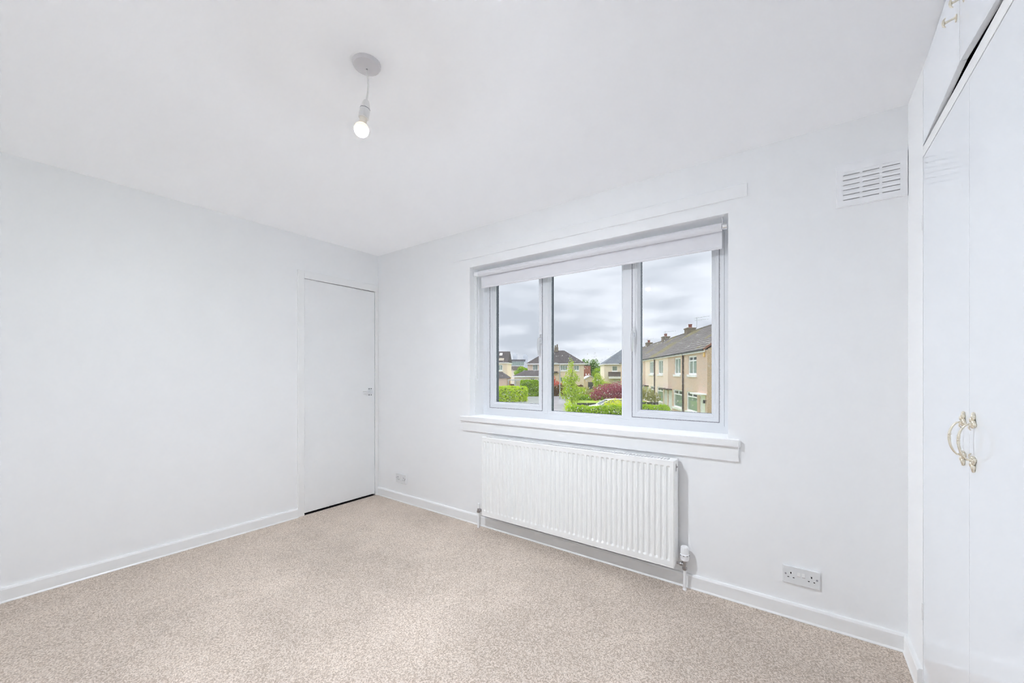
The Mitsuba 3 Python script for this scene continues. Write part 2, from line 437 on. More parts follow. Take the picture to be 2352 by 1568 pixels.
# ------------------------------------------------------------------ air vent
vt = thing('air_vent', 'white plastic louvred air vent high beside the wardrobe', 'air vent')
VX0, VX1, VZ0, VZ1 = 3.578, 3.8205, 2.001, 2.203
holes = []
cols = [(3.6035, 3.6615), (3.6715, 3.7285), (3.7385, 3.7965)]
rows = [2.0375 + k * 0.0229 for k in range(6)]
for a, b in cols:
    for z in rows:
        holes.append([(a, z - .0085), (b, z - .0085), (b, z + .0085), (a, z + .0085)])
part(vt, 'plate', slab(Polygon([(VX0, VZ0), (VX1, VZ0), (VX1, VZ1), (VX0, VZ1)], holes), -0.011, -0.007), 'white_plastic')
part(vt, 'rim', ring_frame(VX0, VX1, VZ0, VZ1, [(0, 0), (0, -.010), (0.004, -.0112), (0.006, -.0108), (0.006, 0)]), 'white_plastic')
part(vt, 'backing', box(VX0 + .004, VX1 - .004, -.003, 0.0, VZ0 + .004, VZ1 - .004), 'vent_backing')
for a, b in cols:
    for z in rows:
        sl = hull([[x, y, zz] for x in (a, b) for y, zz in ((-.0105, z + .0085), (-.0115, z + .0075), (-.0125, z - .004), (-.0115, z - .0052), (-.009, z - .004))])
        part(vt, 'slat', sl, 'white_plastic')

# ------------------------------------------------------------------ power sockets


def socket(x, z, label):
    s = thing('power_socket', label, 'power socket')
    w, h = 0.0755, 0.0445
    part(s, 'face_plate', box(x - w, x + w, -.011, 0.0, z - h, z + h, 0.0035), 'socket_plastic')
    for k in (-1, 1):
        cx = x + k * 0.041
        part(s, 'pin_hole', box(cx - .0024, cx + .0024, -.0116, -.009, z + .006, z + .0150), 'dark_void')
        for e in (-1, 1):
            part(s, 'pin_hole', box(cx + e * .0108 - .0034, cx + e * .0108 + .0034, -.0116, -.009, z - .0125, z - .0085), 'dark_void')
        part(s, 'screw_cap', lathe([(0.0042, 0), (0.0042, .0012)], 12, (x + k * .0625, -.011, z + .003), (0, -1, 0)), 'seam_grey', smooth=30)
        part(s, 'switch', hull([[x + k * .0095 + a, yy, z + b] for a in (-.0062, .0062) for b, yy in ((.0195, -.0125), (.004, -.0152), (-.002, -.0118), (.0195, -.010), (-.002, -.010))]), 'switch_plastic')
    return s


socket(0.372, 0.2185, 'double power socket low on the window wall beside the door')
socket(3.4445, 0.2155, 'double power socket to the right of the radiator')

# ------------------------------------------------------------------ radiator
ra = thing('radiator', 'white panel radiator with vertical flutes under the window', 'radiator')
AX0, AX1, AZ0, AZ1, AY = 1.4555, 2.8690, 0.1260, 0.7280, -0.100
nfl, per, nz = 42, 10, 26
fx0, fx1 = AX0 + .014, AX1 - .014
xs = np.concatenate([[AX0 + .001, AX0 + .007], np.linspace(fx0, fx1, nfl * per + 1), [AX1 - .007, AX1 - .001]])
ph = np.clip((xs - fx0) / (fx1 - fx0), 0, 1) * nfl
g = np.abs((ph % 1.0) - 0.5) * 2                       # 1 on a crest, 0 in a groove
prof = np.clip((0.62 - g) / 0.36, 0, 1); prof = prof * prof * (3 - 2 * prof)
prof[(xs < fx0) | (xs > fx1)] = 0
zs = np.concatenate([np.linspace(AZ0 + .001, AZ0 + .030, 3), np.linspace(AZ0 + .032, AZ0 + .050, 8), np.linspace(.22, .64, 4), np.linspace(AZ1 - .042, AZ1 - .028, 8), np.linspace(AZ1 - .026, AZ1 - .001, 3)])
env = np.clip((zs - (AZ0 + .032)) / .018, 0, 1) * np.clip((AZ1 - .028 - zs) / .012, 0, 1)
env = env * env * (3 - 2 * env)
X, Z = np.meshgrid(xs, zs)
Y = AY + 0.0085 * np.outer(env, prof)
v = np.stack([X, Y, Z], -1).reshape(-1, 3)
nxs = len(xs); f = []
for i in range(len(zs) - 1):
    a = i * nxs + np.arange(nxs - 1)
    f.append(np.stack([a, a + 1, a + nxs + 1], 1)); f.append(np.stack([a, a + nxs + 1, a + nxs], 1))
part(ra, 'front_panel', trimesh.Trimesh(v, np.vstack(f), process=False), 'radiator_enamel', smooth=True)
part(ra, 'front_rim', ring_frame(AX0, AX1, AZ0, AZ1, [(0, AY + .012), (0, AY + .001), (0.0015, AY - .0012), (0.004, AY - .0012), (0.005, AY + .001), (0.005, AY + .012)]), 'radiator_enamel')
part(ra, 'back_panel', box(AX0 + .004, AX1 - .004, -.030, -.022, AZ0 + .004, AZ1 - .01), 'radiator_enamel')
for xa, xb in ((AX0 - .0005, AX0 + .002), (AX1 - .002, AX1 + .0035)):
    part(ra, 'side_panel', box(xa, xb, AY + .004, -.020, AZ0 + .012, AZ1 + .001, .0008), 'radiator_enamel')
gh = []
n = 74
for k in range(n):
    x = AX0 + .03 + (AX1 - AX0 - .06) * (k + .5) / n
    gh.append([(x - .0052, -.086), (x + .0052, -.086), (x + .0052, -.034), (x - .0052, -.034)])
gp = trimesh.creation.extrude_polygon(Polygon([(AX0, AY + .006), (AX1, AY + .006), (AX1, -.020), (AX0, -.020)], gh), .0015, engine='earcut')
gp.apply_translation([0, 0, AZ1 - .0005])
part(ra, 'top_grille', gp, 'radiator_enamel', label='slotted white grille on top')
part(ra, 'fins', box(AX0 + .03, AX1 - .03, AY + .03, -.045, AZ0 + .03, AZ1 - .02), 'dark_grey')
part(ra, 'bleed_valve', cat([lathe([(0.006, 0), (0.006, .006), (0.003, .010)], 14, (AX1 + .003, -.068, AZ1 - .036), (1, 0, 0)), box(AX1 + .003, AX1 + .0045, -.074, -.060, AZ1 - .062, AZ1 - .020)]), 'dull_chrome', smooth=30)
PX, PY = 2.9145, -.050
tv = f'{ra}__thermostatic_valve'
part(tv, 'dial', lathe([(0.017, 0), (0.0225, .006), (0.0232, .028), (0.0245, .030), (0.0245, .036), (0.0215, .039), (0.0205, .074), (0.0175, .080), (0.0, .0802)], 32, (PX, PY, .166)), 'white_plastic', smooth=40)
for aa in np.linspace(0, 2 * np.pi, 8, endpoint=False):
    ca, sa = np.cos(aa), np.sin(aa)
    part(tv, 'dial_slot', box(PX + ca * .0232 - .0035, PX + ca * .0232 + .0035, PY + sa * .0232 - .0035, PY + sa * .0232 + .0035, .198, .2005), 'dark_grey')
vb = [lathe([(0.0105, 0), (0.013, .004), (0.013, .016), (0.0095, .018), (0.0095, .040), (0.014, .042), (0.014, .054), (.012, .056)], 20, (PX, PY, .113)), lathe([(0.008, 0), (0.008, .014), (0.0115, .015), (0.0115, .026), (0.007, .028), (0.007, .047)], 18, (PX, PY, .143), (-1, 0, 0))]
part(tv, 'body', cat(vb), 'dull_chrome', smooth=35, label='chrome valve body')
part(tv, 'pipe', rod((PX, PY, 0), (PX, PY, .115), .0075, n=18), 'white_plastic', smooth=40)
part(tv, 'pipe_collar', lathe([(0.0105, 0), (0.0105, .008), (0.0078, .010)], 18, (PX, PY, 0)), 'white_plastic', smooth=40)
QX, QY = 1.381, -.050
lv = f'{ra}__lockshield_valve'
part(lv, 'cap', lathe([(0.0095, 0), (0.0105, .002), (0.0095, .038), (0.0, .040)], 20, (QX, QY, .152)), 'white_plastic', smooth=40)
part(lv, 'body', cat([lathe([(0.0115, 0), (0.0135, .004), (0.0135, .014), (0.0095, .016), (0.0095, .036)], 20, (QX, QY, .117)), lathe([(0.008, 0), (0.011, .012), (0.011, .03), (0.007, .032), (0.007, .078)], 16, (QX, QY, .14), (1, 0, 0))]), 'dull_chrome', smooth=35, label='chrome lockshield body')
part(lv, 'pipe', rod((QX, QY, 0), (QX, QY, .118), .0095, n=18), 'white_plastic', smooth=40)

# ------------------------------------------------------------------ fitted wardrobe
wd = thing('wardrobe', 'white glossy fitted wardrobe with ornate brass pulls on the right', 'wardrobe')
MEET, WEND = -0.7745, -1.290
RZ0, RZ1 = 2.0535, 2.0925
part(wd, 'carcass', cat([box(W + .62, W + .64, -2.35, WY0, 0, H), box(W + .02, W + .62, -2.37, -2.35, 0, H), box(W + .02, W + .62, WY0 - .004, WY0 - .001, 0, H), box(W + .03, W + .62, -2.35, WY0, 2.06, 2.075)]), 'dark_void')
part(wd, 'end_panel', box(W - .001, W + .66, -2.40, -2.352, 0, H, .001), 'wardrobe_gloss')
part(wd, 'rail', box(W, W + .03, -2.35, WY0 - .001, RZ0, RZ1, .001), 'trim_paint')
part(wd, 'plinth', box(W + .004, W + .03, -2.35, WY0 - .001, 0, .04), 'trim_paint')
part(wd, 'top_rail', box(W + .0, W + .03, -2.35, WY0 - .001, H - .012, H), 'trim_paint')
for k, (ya, yb) in enumerate(((WY0 - .002, MEET + .0001), (MEET - .0001, WEND), (WEND - .003, -1.80), (-1.803, -2.348))):
    part(wd, 'door', box(W + .0005, W + .019, yb, ya, .042, RZ0 - .003, .0012), 'wardrobe_gloss')


def bow_pull(parent, y, z0, z1, name='pull_handle'):
    """A rococo bow handle: scrolled leaf ends and a bow standing out from the door."""
    x = W; zc = (z0 + z1) / 2; hh = (z1 - z0) / 2
    ms = []
    zz = np.linspace(-0.62, 0.62, 23)
    out = 0.004 + 0.027 * np.sqrt(np.clip(1 - (zz / 0.66) ** 2, 0, 1))
    pts = [(x - o, y + .002 * math.sin(q * 5), zc + q * hh) for o, q in zip(out, zz)]
    ms.append(tube(pts, 0.0020 + 0.0011 * np.cos(zz * 2.2), 10))
    for q in (-.06, .04, .14):                     # beads on the middle of the bow
        o = 0.004 + 0.027 * math.sqrt(1 - (q / .66) ** 2)
        ms.append(ball((x - o, y, zc + q * hh), (.0041, .0041, .0030), 1))
    for s in (-1, 1):                               # leaf scrolls
        for q, ry, rz, dy, dx in ((.56, .008, .009, .003, .004), (.66, .0075, .010, -.004, .004), (.76, .0065, .010, .003, .005), (.86, .0048, .010, -.002, .004), (.95, .003, .008, .001, .003), (.60, .004, .007, -.011, .003), (.73, .0035, .008, .010, .003)):
            ms.append(ball((x - dx, y + dy * .9, zc + s * q * hh), (dx + .001, ry * .72, rz * .86), 2))
        ms.append(tube([(x - .006, y + .008, zc + s * .40 * hh), (x - .009, y + .011, zc + s * .46 * hh), (x - .008, y + .009, zc + s * .54 * hh), (x - .005, y + .002, zc + s * .60 * hh)], .0017, 8))
        ms.append(rod((x, y, zc + s * .62 * hh), (x - .012, y, zc + s * .60 * hh), .005, .004))
    part(parent, name, cat(ms), 'brass', smooth=50, label='ornate brass bow pull')


bow_pull(f'{wd}__door', MEET + .036, 0.958, 1.110)
bow_pull(f'{wd}__door_001', MEET - .046, 0.955, 1.114)
for zz, L in ((1.80, .055), (.305, .065)):
    part(f'{wd}__door', 'hinge', cat([rod((W - .001, WY0 - .001, zz - L / 2), (W - .001, WY0 - .001, zz + L / 2), .0035, n=12), rod((W - .001, WY0 - .001, zz - .004), (W - .001, WY0 - .001, zz + .004), .0042, n=12)]), 'trim_paint', smooth=40)
# the two cupboard doors above, both standing slightly ajar at the middle
CUP_FREE, DEP, THK = -0.781, 0.0195, 0.0155


def cupboard_door(hinge, free):
    dirn = np.array([-DEP, free - hinge]); L = np.hypot(*dirn); dirn /= L
    nrm = np.array([-1.0, 0.0])
    m = box(0, L, 0, THK, 2.0995, H - .008, .001)
    M = np.eye(4)
    M[:2, 0] = dirn; nn = np.array([-dirn[1], dirn[0]]); nn = nn if nn[0] > 0 else -nn
    M[:2, 1] = nn; M[0, 3], M[1, 3] = W, hinge
    m.apply_transform(M)
    if np.linalg.det(M) < 0: m.invert()
    return m


part(wd, 'cupboard_door', cupboard_door(WY0 - .003, CUP_FREE + .0015), 'wardrobe_gloss')
part(wd, 'cupboard_door', cupboard_door(WEND - .002, CUP_FREE - .0015), 'wardrobe_gloss')
for k, y in enumerate((CUP_FREE + .031, CUP_FREE - .036)):
    x = W - DEP + .001; z = 2.243
    z += .008 * k
    ms = [ball((x - .001, y, z + .005), (.0025, .006, .008), 1), ball((x - .001, y + .003, z - .003), (.002, .004, .006), 1), tube([(x, y, z + .004), (x - .012, y, z + .001), (x - .024, y, z - .002)], [.0032, .0026, .0034], 10),
          tube([(x - .022, y + .001, z + .013), (x - .026, y, z + .008), (x - .027, y, z - .002), (x - .026, y, z - .011), (x - .022, y - .001, z - .015)], [.0014, .0025, .0034, .0024, .0013], 10)]
    part(f'{wd}__cupboard_door' + ('' if k == 0 else '_001'), 'knob', cat(ms), 'brass', smooth=50, label='small ornate brass knob')

# ------------------------------------------------------------------ pendant lamp
pl = thing('pendant_light', 'bare lit bulb on a short white flex from a ceiling rose', 'pendant light')
LX, LY = 2.1067, -1.5340
DX, DYY = -0.0118, -0.0132       # how far the lampholder hangs out of plumb at the bulb
part(pl, 'ceiling_rose', lathe([(0.052, 0), (0.0515, -.006), (0.048, -.013), (0.038, -.0175), (0.020, -.0195), (0.012, -.022), (0.0, -.0225)], 48, (LX, LY, H)), 'rose_plastic_shaded', smooth=35)
part(pl, 'rose_screw', rod((LX + .002, LY, H - .0222), (LX + .002, LY, H - .0245), .0028), 'dark_grey')
fl = [(LX, LY, H - .02), (LX + .003, LY + .002, H - .05), (LX + .0055, LY + .0035, H - .085), (LX + .004, LY + .002, H - .115), (LX + .0005, LY - .001, H - .142), (LX - .001, LY - .0025, H - .16)]
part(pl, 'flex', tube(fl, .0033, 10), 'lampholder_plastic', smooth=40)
ax = np.array([DX, DYY, -0.110]); ax /= np.linalg.norm(ax)
top = np.array([LX + .0005, LY - .001, 2.256])
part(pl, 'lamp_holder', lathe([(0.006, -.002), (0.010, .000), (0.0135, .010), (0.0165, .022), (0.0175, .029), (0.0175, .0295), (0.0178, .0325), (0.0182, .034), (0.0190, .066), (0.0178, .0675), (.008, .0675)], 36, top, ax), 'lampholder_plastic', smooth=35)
part(pl, 'skirt_ring', lathe([(0.0165, .0), (0.01835, .0002), (0.01835, .0022), (.0165, .0024)], 36, top + ax * .0298, ax), 'seam_grey', smooth=35)
scene['mat_bulb_globe'] = {'type': 'twosided', 'bsdf': {'type': 'diffuse', 'reflectance': rgb((.85, .80, .72))}}
bc = top + ax * 0.112
R = 0.0270
th = np.radians(np.linspace(44, 0, 12))
dome = [(R * math.sin(t), R * math.cos(t)) for t in th]
plumb = np.array([0.05, 0.005, -1.0])          # near-vertical axis, aimed so the bulb's emission bands even out the walls
plumb /= np.linalg.norm(plumb)
dm_ = lathe([(max(r, 1e-5), z) for r, z in dome], 40, bc, plumb)
dm_.faces = dm_.faces[~np.any(dm_.faces == len(dm_.vertices) - 2, axis=1)]       # no cap across the open end
# the lathe winds outwards when z runs against the axis; make sure the light leaves outwards
cen = dm_.triangles_center - bc
if np.mean(np.einsum('ij,ij->i', dm_.face_normals, cen)) < 0: dm_.invert()
part(pl, 'bulb', dm_, 'bulb_globe', smooth=True, label='glowing white dome of the bulb', emitter={'type': 'area', 'radiance': rgb(LAMP_RADIANCE * LAMP_COLOR)})


def globe_band(t0, t1):
    tt = np.radians(np.linspace(t0, t1, 12))
    m = lathe([(R * math.sin(t), R * math.cos(t)) for t in tt], 40, bc, plumb)
    m.faces = m.faces[~np.any(m.faces >= len(m.vertices) - 2, axis=1)]
    if np.mean(np.einsum('ij,ij->i', m.face_normals, m.triangles_center - bc)) < 0: m.invert()
    return m


part(f'{pl}__bulb', 'side', globe_band(44, 96), 'bulb_globe', smooth=True, label='glowing side of the bulb', emitter={'type': 'area', 'radiance': rgb((110.0, 108.0, 104.0))})
part(f'{pl}__bulb', 'shoulder', globe_band(96, 150), 'bulb_globe', smooth=True, label='peach coloured shoulder of the bulb', emitter={'type': 'area', 'radiance': rgb((0.85, 0.66, 0.42))})
stem = lathe([(R * math.sin(math.radians(150)), R * math.cos(math.radians(150))), (0.0128, -.029), (0.0128, -.046)], 32, bc, ax)
part(f'{pl}__bulb', 'stem', stem, 'bulb_globe', smooth=35, label='warm glowing base of the bulb', emitter={'type': 'area', 'radiance': rgb((0.45, 0.28, 0.13))})

# ================================================================== OUTSIDE
G = -2.65                                                  # street level below the bedroom floor
UU = np.array([-0.47843739, 0.87812167])                   # along the street, away
VV = np.array([0.87812167, 0.47843739])                    # across the street, to the right


def harl(c, s=1.0):
    def fn(p, n, uv):
        a = fbm(p.x * .5 + p.y * .4, p.z * .6, 2.0, 3); b = noise(p.x * 16, p.y * 16, p.z * 16)
        return mi.Color3f(*c) * (0.86 + 0.16 * a + 0.14 * b * s)
    return fn


bsdf('harl_tan', harl((0.66, 0.50, 0.395)), rough=.9, spec=.1)
bsdf('harl_pink', harl((0.88, 0.725, 0.605)), rough=.9, spec=.1)
bsdf('harl_brown', harl((0.47, 0.345, 0.225), 2.0), rough=.95, spec=.05)
bsdf('harl_cream', harl((0.81, 0.68, 0.54)), rough=.9, spec=.1)
bsdf('harl_pale', harl((0.84, 0.75, 0.62)), rough=.9, spec=.1)
bsdf('brick_red', harl((0.30, 0.13, 0.085), 2.0), rough=.9, spec=.1)
bsdf('stone_brown', harl((0.30, 0.22, 0.16), 2.5), rough=.95, spec=.05)
bsdf('chimney_render', harl((0.22, 0.19, 0.15), 2.0), rough=.95, spec=.05)
bsdf('out_white', (0.86, 0.87, 0.88), rough=.35)
bsdf('out_black', (0.035, 0.037, 0.042), rough=.4)
bsdf('pipe_brown', (0.06, 0.04, 0.033), rough=.4)
bsdf('verge_red', (0.24, 0.11, 0.08), rough=.7)
bsdf('terracotta', (0.25, 0.095, 0.07), rough=.8)
bsdf('alarm_yellow', (0.85, 0.55, 0.16), rough=.4)
bsdf('steel_grey', (0.42, 0.46, 0.47), rough=.4)
bsdf('window_dark', (0.22, 0.30, 0.26), rough=.08, spec=.9)
bsdf('window_black', (0.06, 0.08, 0.09), rough=.08, spec=.9)
bsdf('asphalt', lambda p, n, uv: mi.Color3f(.34, .345, .365) * (.85 + .3 * fbm(p.x * .7, p.y * .7, 0., 3)), rough=.28, spec=.6)
bsdf('kerb', (0.42, 0.41, 0.40), rough=.6)
bsdf('lawn_green', lambda p, n, uv: mix((.16, .27, .035), (.34, .42, .07), fbm(p.x * 1.3, p.y * 1.3, 0., 3)), rough=.9, spec=.05)
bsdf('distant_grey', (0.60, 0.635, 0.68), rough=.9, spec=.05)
bsdf('car_silver', (0.80, 0.82, 0.85), rough=.25, metallic=0.0, clearcoat=0.6)
bsdf('tyre', (0.03, 0.03, 0.03), rough=.8)
bsdf('bark', (0.12, 0.085, 0.06), rough=.9, spec=.05)


def tiles(base, moss=None):
    def fn(p, n, uv):
        a = noise(p.x * 5.2, p.y * 5.2, p.z * 6); b = fbm(p.x * .5, p.y * .5, p.z * .8, 3)
        c = mi.Color3f(*base) * (.72 + .36 * a + .3 * b)
        if moss is not None:
            s = (p.x + 2.2558) * UU[0] + (p.y - 30.5508) * UU[1]
            m_ = smoothstep(.60, .78, fbm(s * .5, p.z * .9, 5.0, 3) + .30 * dr.exp(-dr.square((s - 18.4) / 1.1)) + .10 * smoothstep(18, 30, s))
            c = mix(c, moss, .75 * m_)
        return c
    return fn


bsdf('roof_terrace', tiles((.150, .138, .130), (.21, .185, .075)), rough=.75, spec=.3)
bsdf('roof_dark', tiles((.085, .075, .075)), rough=.75, spec=.3)
bsdf('roof_slate', tiles((.125, .145, .17)), rough=.6, spec=.4)
bsdf('roof_brown', tiles((.10, .085, .072)), rough=.8, spec=.2)


def leafy(key, dark, lightc, scale=1.4):
    col = lambda p, n, uv: mix(dark, lightc, dr.clip(.65 * noise(p.x * 7, p.y * 7, p.z * 7) + .7 * (fbm(p.x * scale, p.y * scale, p.z * scale, 2) - .25), 0, 1))
    scene['mat_' + key] = {'type': 'principledthin', 'base_color': proc(col), 'roughness': .6, 'diff_trans': .8, 'spec_trans': 0.0}


leafy('leaf_bright', (.42, .62, .01), (.78, .93, .05))
leafy('leaf_green', (.20, .38, .015), (.52, .72, .05))
leafy('leaf_lime', (.26, .46, .01), (.64, .83, .04))
leafy('leaf_dark', (.055, .115, .018), (.17, .27, .05))
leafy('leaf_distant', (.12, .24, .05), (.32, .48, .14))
leafy('leaf_birch', (.36, .52, .03), (.70, .84, .10))
leafy('leaf_olive', (.38, .39, .12), (.64, .61, .24))
leafy('leaf_maple', (.26, .055, .085), (.62, .20, .26))
leafy('leaf_brown', (.20, .125, .06), (.38, .26, .13))
leafy('leaf_pink', (.60, .10, .07), (.85, .33, .25))
leafy('leaf_yellow', (.58, .68, .01), (.92, .94, .06))
bsdf('hedge_core', (.05, .085, .015), rough=1, spec=0)
bsdf('hedge_core_brown', (.09, .065, .035), rough=1, spec=0)


def quads(P, N, size, seed):
    """Leaf cards: small folded diamonds at P, facing roughly N."""
    r = np.random.default_rng(seed); n = len(P)
    N = N + r.normal(0, .75, (n, 3)); N /= np.linalg.norm(N, axis=1, keepdims=True)
    A = np.cross(N, r.normal(0, 1, (n, 3))); A /= np.linalg.norm(A, axis=1, keepdims=True)
    B = np.cross(N, A)
    s = (size * r.uniform(.6, 1.25, n))[:, None]
    v = np.stack([P - A * s, P - B * s * .6 + N * s * .12, P + A * s, P + B * s * .6 + N * s * .12], 1).reshape(-1, 3)
    i = np.arange(n) * 4
    return trimesh.Trimesh(v, np.vstack([np.stack([i, i + 1, i + 2], 1), np.stack([i, i + 2, i + 3], 1)]), process=False)


def crown(blobs, n, size, seed):
    r = np.random.default_rng(seed)
    w = np.array([b[3] * b[4] + b[4] * b[5] + b[3] * b[5] for b in blobs], float); w /= w.sum()
    P, N = [], []
    for b, k in zip(blobs, (w * n).astype(int) + 1):
        d = r.normal(0, 1, (k, 3)); d /= np.linalg.norm(d, axis=1, keepdims=True)
        q = r.random((k, 1)) ** .38 * (.82 + .36 * meshkit.noise(d * 2.3 + seed))[:, None]
        P.append(np.array(b[:3]) + d * q * np.array(b[3:6])); N.append(d)
    return quads(np.vstack(P), np.vstack(N) + [0, 0, .35], size, seed + 1)


def hedge(key, a, b, width, z0, z1, leaf, n, size, seed, round_end=0.3, core='hedge_core'):
    """A clipped hedge from a to b: a dark twiggy core under a skin of leaves."""
    a, b = np.array(a, float), np.array(b, float)
    L = np.linalg.norm(b - a); ux = (b - a) / L; uy = np.array([-ux[1], ux[0]])
    r = np.random.default_rng(seed)
    areas = np.array([L * (z1 - z0), L * (z1 - z0), L * width, width * (z1 - z0), width * (z1 - z0)]); ar = areas / areas.sum()
    P, N = [], []
    for k, frac in enumerate(ar):
        m = int(n * frac) + 1; s, t = r.random(m), r.random(m)
        if k < 2: q = np.stack([s * L, np.full(m, width / 2 * (1 if k else -1)), z0 + t * (z1 - z0)], 1); nn = [0, 1 if k else -1, 0]
        elif k == 2: q = np.stack([s * L, (t - .5) * width, np.full(m, z1)], 1); nn = [0, 0, 1]
        else: q = np.stack([np.full(m, 0 if k == 3 else L), (s - .5) * width, z0 + t * (z1 - z0)], 1); nn = [-1 if k == 3 else 1, 0, 0]
        P.append(q); N.append(np.tile(np.array(nn, float), (m, 1)))
    P, N = np.vstack(P), np.vstack(N)
    bump = meshkit.fbm(P * 1.1 + seed, 3, seed) - .5
    P = P + N * (bump * .38)[:, None] + r.normal(0, .05, P.shape)
    # rounded shoulders
    hz = np.clip((P[:, 2] - (z1 - round_end)) / round_end, 0, 1)
    P[:, 1] *= 1 - .35 * hz ** 2
    M = frame_matrix([a[0], a[1], 0], ux, uy)
    part(key, 'leaves', moved(quads(P, N + [0, 0, .4], size, seed), M), leaf, kind='stuff')
    part(key, 'twigs', moved(box(.1, L - .1, -width * .36, width * .36, z0, z1 - .16, .08), M), core)


def trunk(key, x, y, z0, z1, r, seed, spread=.6, n=6):
    q = np.random.default_rng(seed)
    ms = [tube([(x, y, z0), (x + q.normal(0, .04), y + q.normal(0, .04), (z0 + z1) / 2), (x + q.normal(0, .08), y, z1)], [r, r * .8, r * .45], 8)]
    for k in range(n):
        t = q.uniform(.25, .95); a = q.uniform(0, 2 * np.pi); h = z0 + (z1 - z0) * t
        ms.append(tube([(x, y, h), (x + spread * .5 * math.cos(a), y + spread * .5 * math.sin(a), h + .35 * (z1 - z0) * .5), (x + spread * math.cos(a), y + spread * math.sin(a), h + .35 * (z1 - z0))], [r * .45, r * .3, r * .15], 6))
    part(key, 'trunk', cat(ms), 'bark', smooth=50)


# ------------------------------------------------------------------ ground
def P2(s, v, base=(-2.2558, 30.5508)):
    """Street coordinates: s along the terrace front, away; v across, to the right."""
    return np.array(base) + s * UU + v * VV


def ground_poly(pts, z, mat, name, label, category, thick=.12):
    m = trimesh.creation.extrude_polygon(Polygon([tuple(p) for p in pts]), thick, engine='earcut')
    m.apply_translation([0, 0, z - thick])
    return one(name, m, mat, label, category, kind='structure')


ground_poly([(-700, 2), (300, 2), (300, 900), (-700, 900)], G, 'asphalt', 'ground', 'wet grey street outside', 'ground', .5)
ground_poly([P2(-3, -9.9), P2(30, -9.9), P2(30, -.05), P2(-3, -.05)], G + .10, 'lawn_green', 'lawn', 'front gardens of the terrace beyond the window', 'lawn')
ground_poly([P2(-6, -10.12), P2(31, -10.12), P2(31, -9.9), P2(-6, -9.9)], G + .11, 'kerb', 'kerb', 'pale kerb along the right edge of the street', 'kerb')
ground_poly([P2(-28, .4), P2(-.6, .4), P2(-.6, 8.4), P2(60, 8.4), P2(60, 260), P2(-28, 260)], G + .09, 'lawn_green', 'lawn', 'open grass to the right of the terrace gable', 'lawn')
ground_poly([P2(-4, -17.5), P2(10.5, -17.5), P2(10.5, -30), P2(-4, -30)], G + .10, 'lawn_green', 'lawn', 'garden left of the street behind the bright hedge', 'lawn')
ground_poly([P2(36, -28), P2(36, 6), P2(75, 6), P2(75, -28)], G + .08, 'lawn_green', 'lawn', 'garden ground in front of the far houses', 'lawn')

# ------------------------------------------------------------------ the terrace on the right
EZ, RZT, RV = 2.98, 6.02, 4.0
TM = frame_matrix([-2.2558, 30.5508, 0], UU, VV)


def tmesh(m):
    m = moved(m, TM)
    m.invert()
    return m


def window_unit(parent, x0, x1, z0, z1, y, M, flip, glass, lights=2, transom=True, frame='out_white', sill=True, w=.13, name='window'):
    """A window in the plane y of a local frame (outwards is -y): frame, sill, panes with bars between."""
    key = numbered(f'{parent}__{name}')
    fm = [ring_frame(x0, x1, z0, z1, [(0, y - .05), (w, y - .05), (w, y + .06), (0, y + .06)])]
    tz = z1 - (z1 - z0) * .26 if transom else z1
    for k in range(1, lights):
        x = x0 + (x1 - x0) * k / lights
        if transom == 'top': fm.append(box(x - w * .45, x + w * .45, y - .045, y + .05, tz, z1 - w))
        else: fm.append(box(x - w * .45, x + w * .45, y - .045, y + .05, z0 + w, z1 - w))
    if transom: fm.append(box(x0 + w, x1 - w, y - .045, y + .05, tz - w * .45, tz + w * .45))
    if sill: fm.append(box(x0 - .10, x1 + .10, y - .22, y, z0 - .20, z0))
    def put(m):
        m = moved(m, M)
        if flip: m.invert()
        return m
    scene[key] = ply(put(cat(fm)), frame); labels[key] = {'label': 'white framed window'} if frame == 'out_white' else {}
    if not labels[key]: del labels[key]
    n = lights
    for k in range(n):
        xa, xb = x0 + (x1 - x0) * k / n, x0 + (x1 - x0) * (k + 1) / n
        part(key, 'pane', put(box(xa, xb, y + .01, y + .03, z0 + .02, (tz if transom else z1) - .02)), glass)
        if transom: part(key, 'pane', put(box(xa, xb, y + .01, y + .03, tz + .02, z1 - .02)), 'window_black' if glass != 'window_black' else glass)
    return key


units = [
    # s0, s1, wall, upper window, ground window, door
    (0.0, 5.78, 'harl_tan', (2.40, 4.62), (2.25, 5.10), (.42, 1.66), 'nearest terraced house with a yellow alarm box and panelled white door'),
    (5.78, 11.40, 'harl_tan', (6.86, 8.98), (6.18, 9.36), (9.85, 11.28), 'second terraced house, tan, between the brown downpipe and the pink house'),
    (11.40, 17.15, 'harl_pink', (13.50, 15.76), (13.48, 16.30), (11.66, 13.08), 'third terraced house, pinkish, left of the colour change in the terrace'),
    (17.15, 22.95, 'harl_pink', (18.06, 20.44), (17.48, 20.02), (20.95, 22.2), 'fourth terraced house, left of the far downpipe'),
    (22.95, 28.70, 'harl_tan', (24.80, 27.1), (24.8, 27.9), (23.2, 24.5), 'fifth terraced house, cut by the left edge of the right pane'),
    (28.70, 34.45, 'harl_tan', None, None, None, 'sixth terraced house, only its roof in view beyond the second chimney'),
    (34.45, 40.2, 'harl_tan', None, None, None, 'seventh terraced house, its roof at the third chimney'),
    (40.2, 46.0, 'harl_tan', None, None, None, 'last terraced house at the far end of the roof ridge'),
]
NC = 13
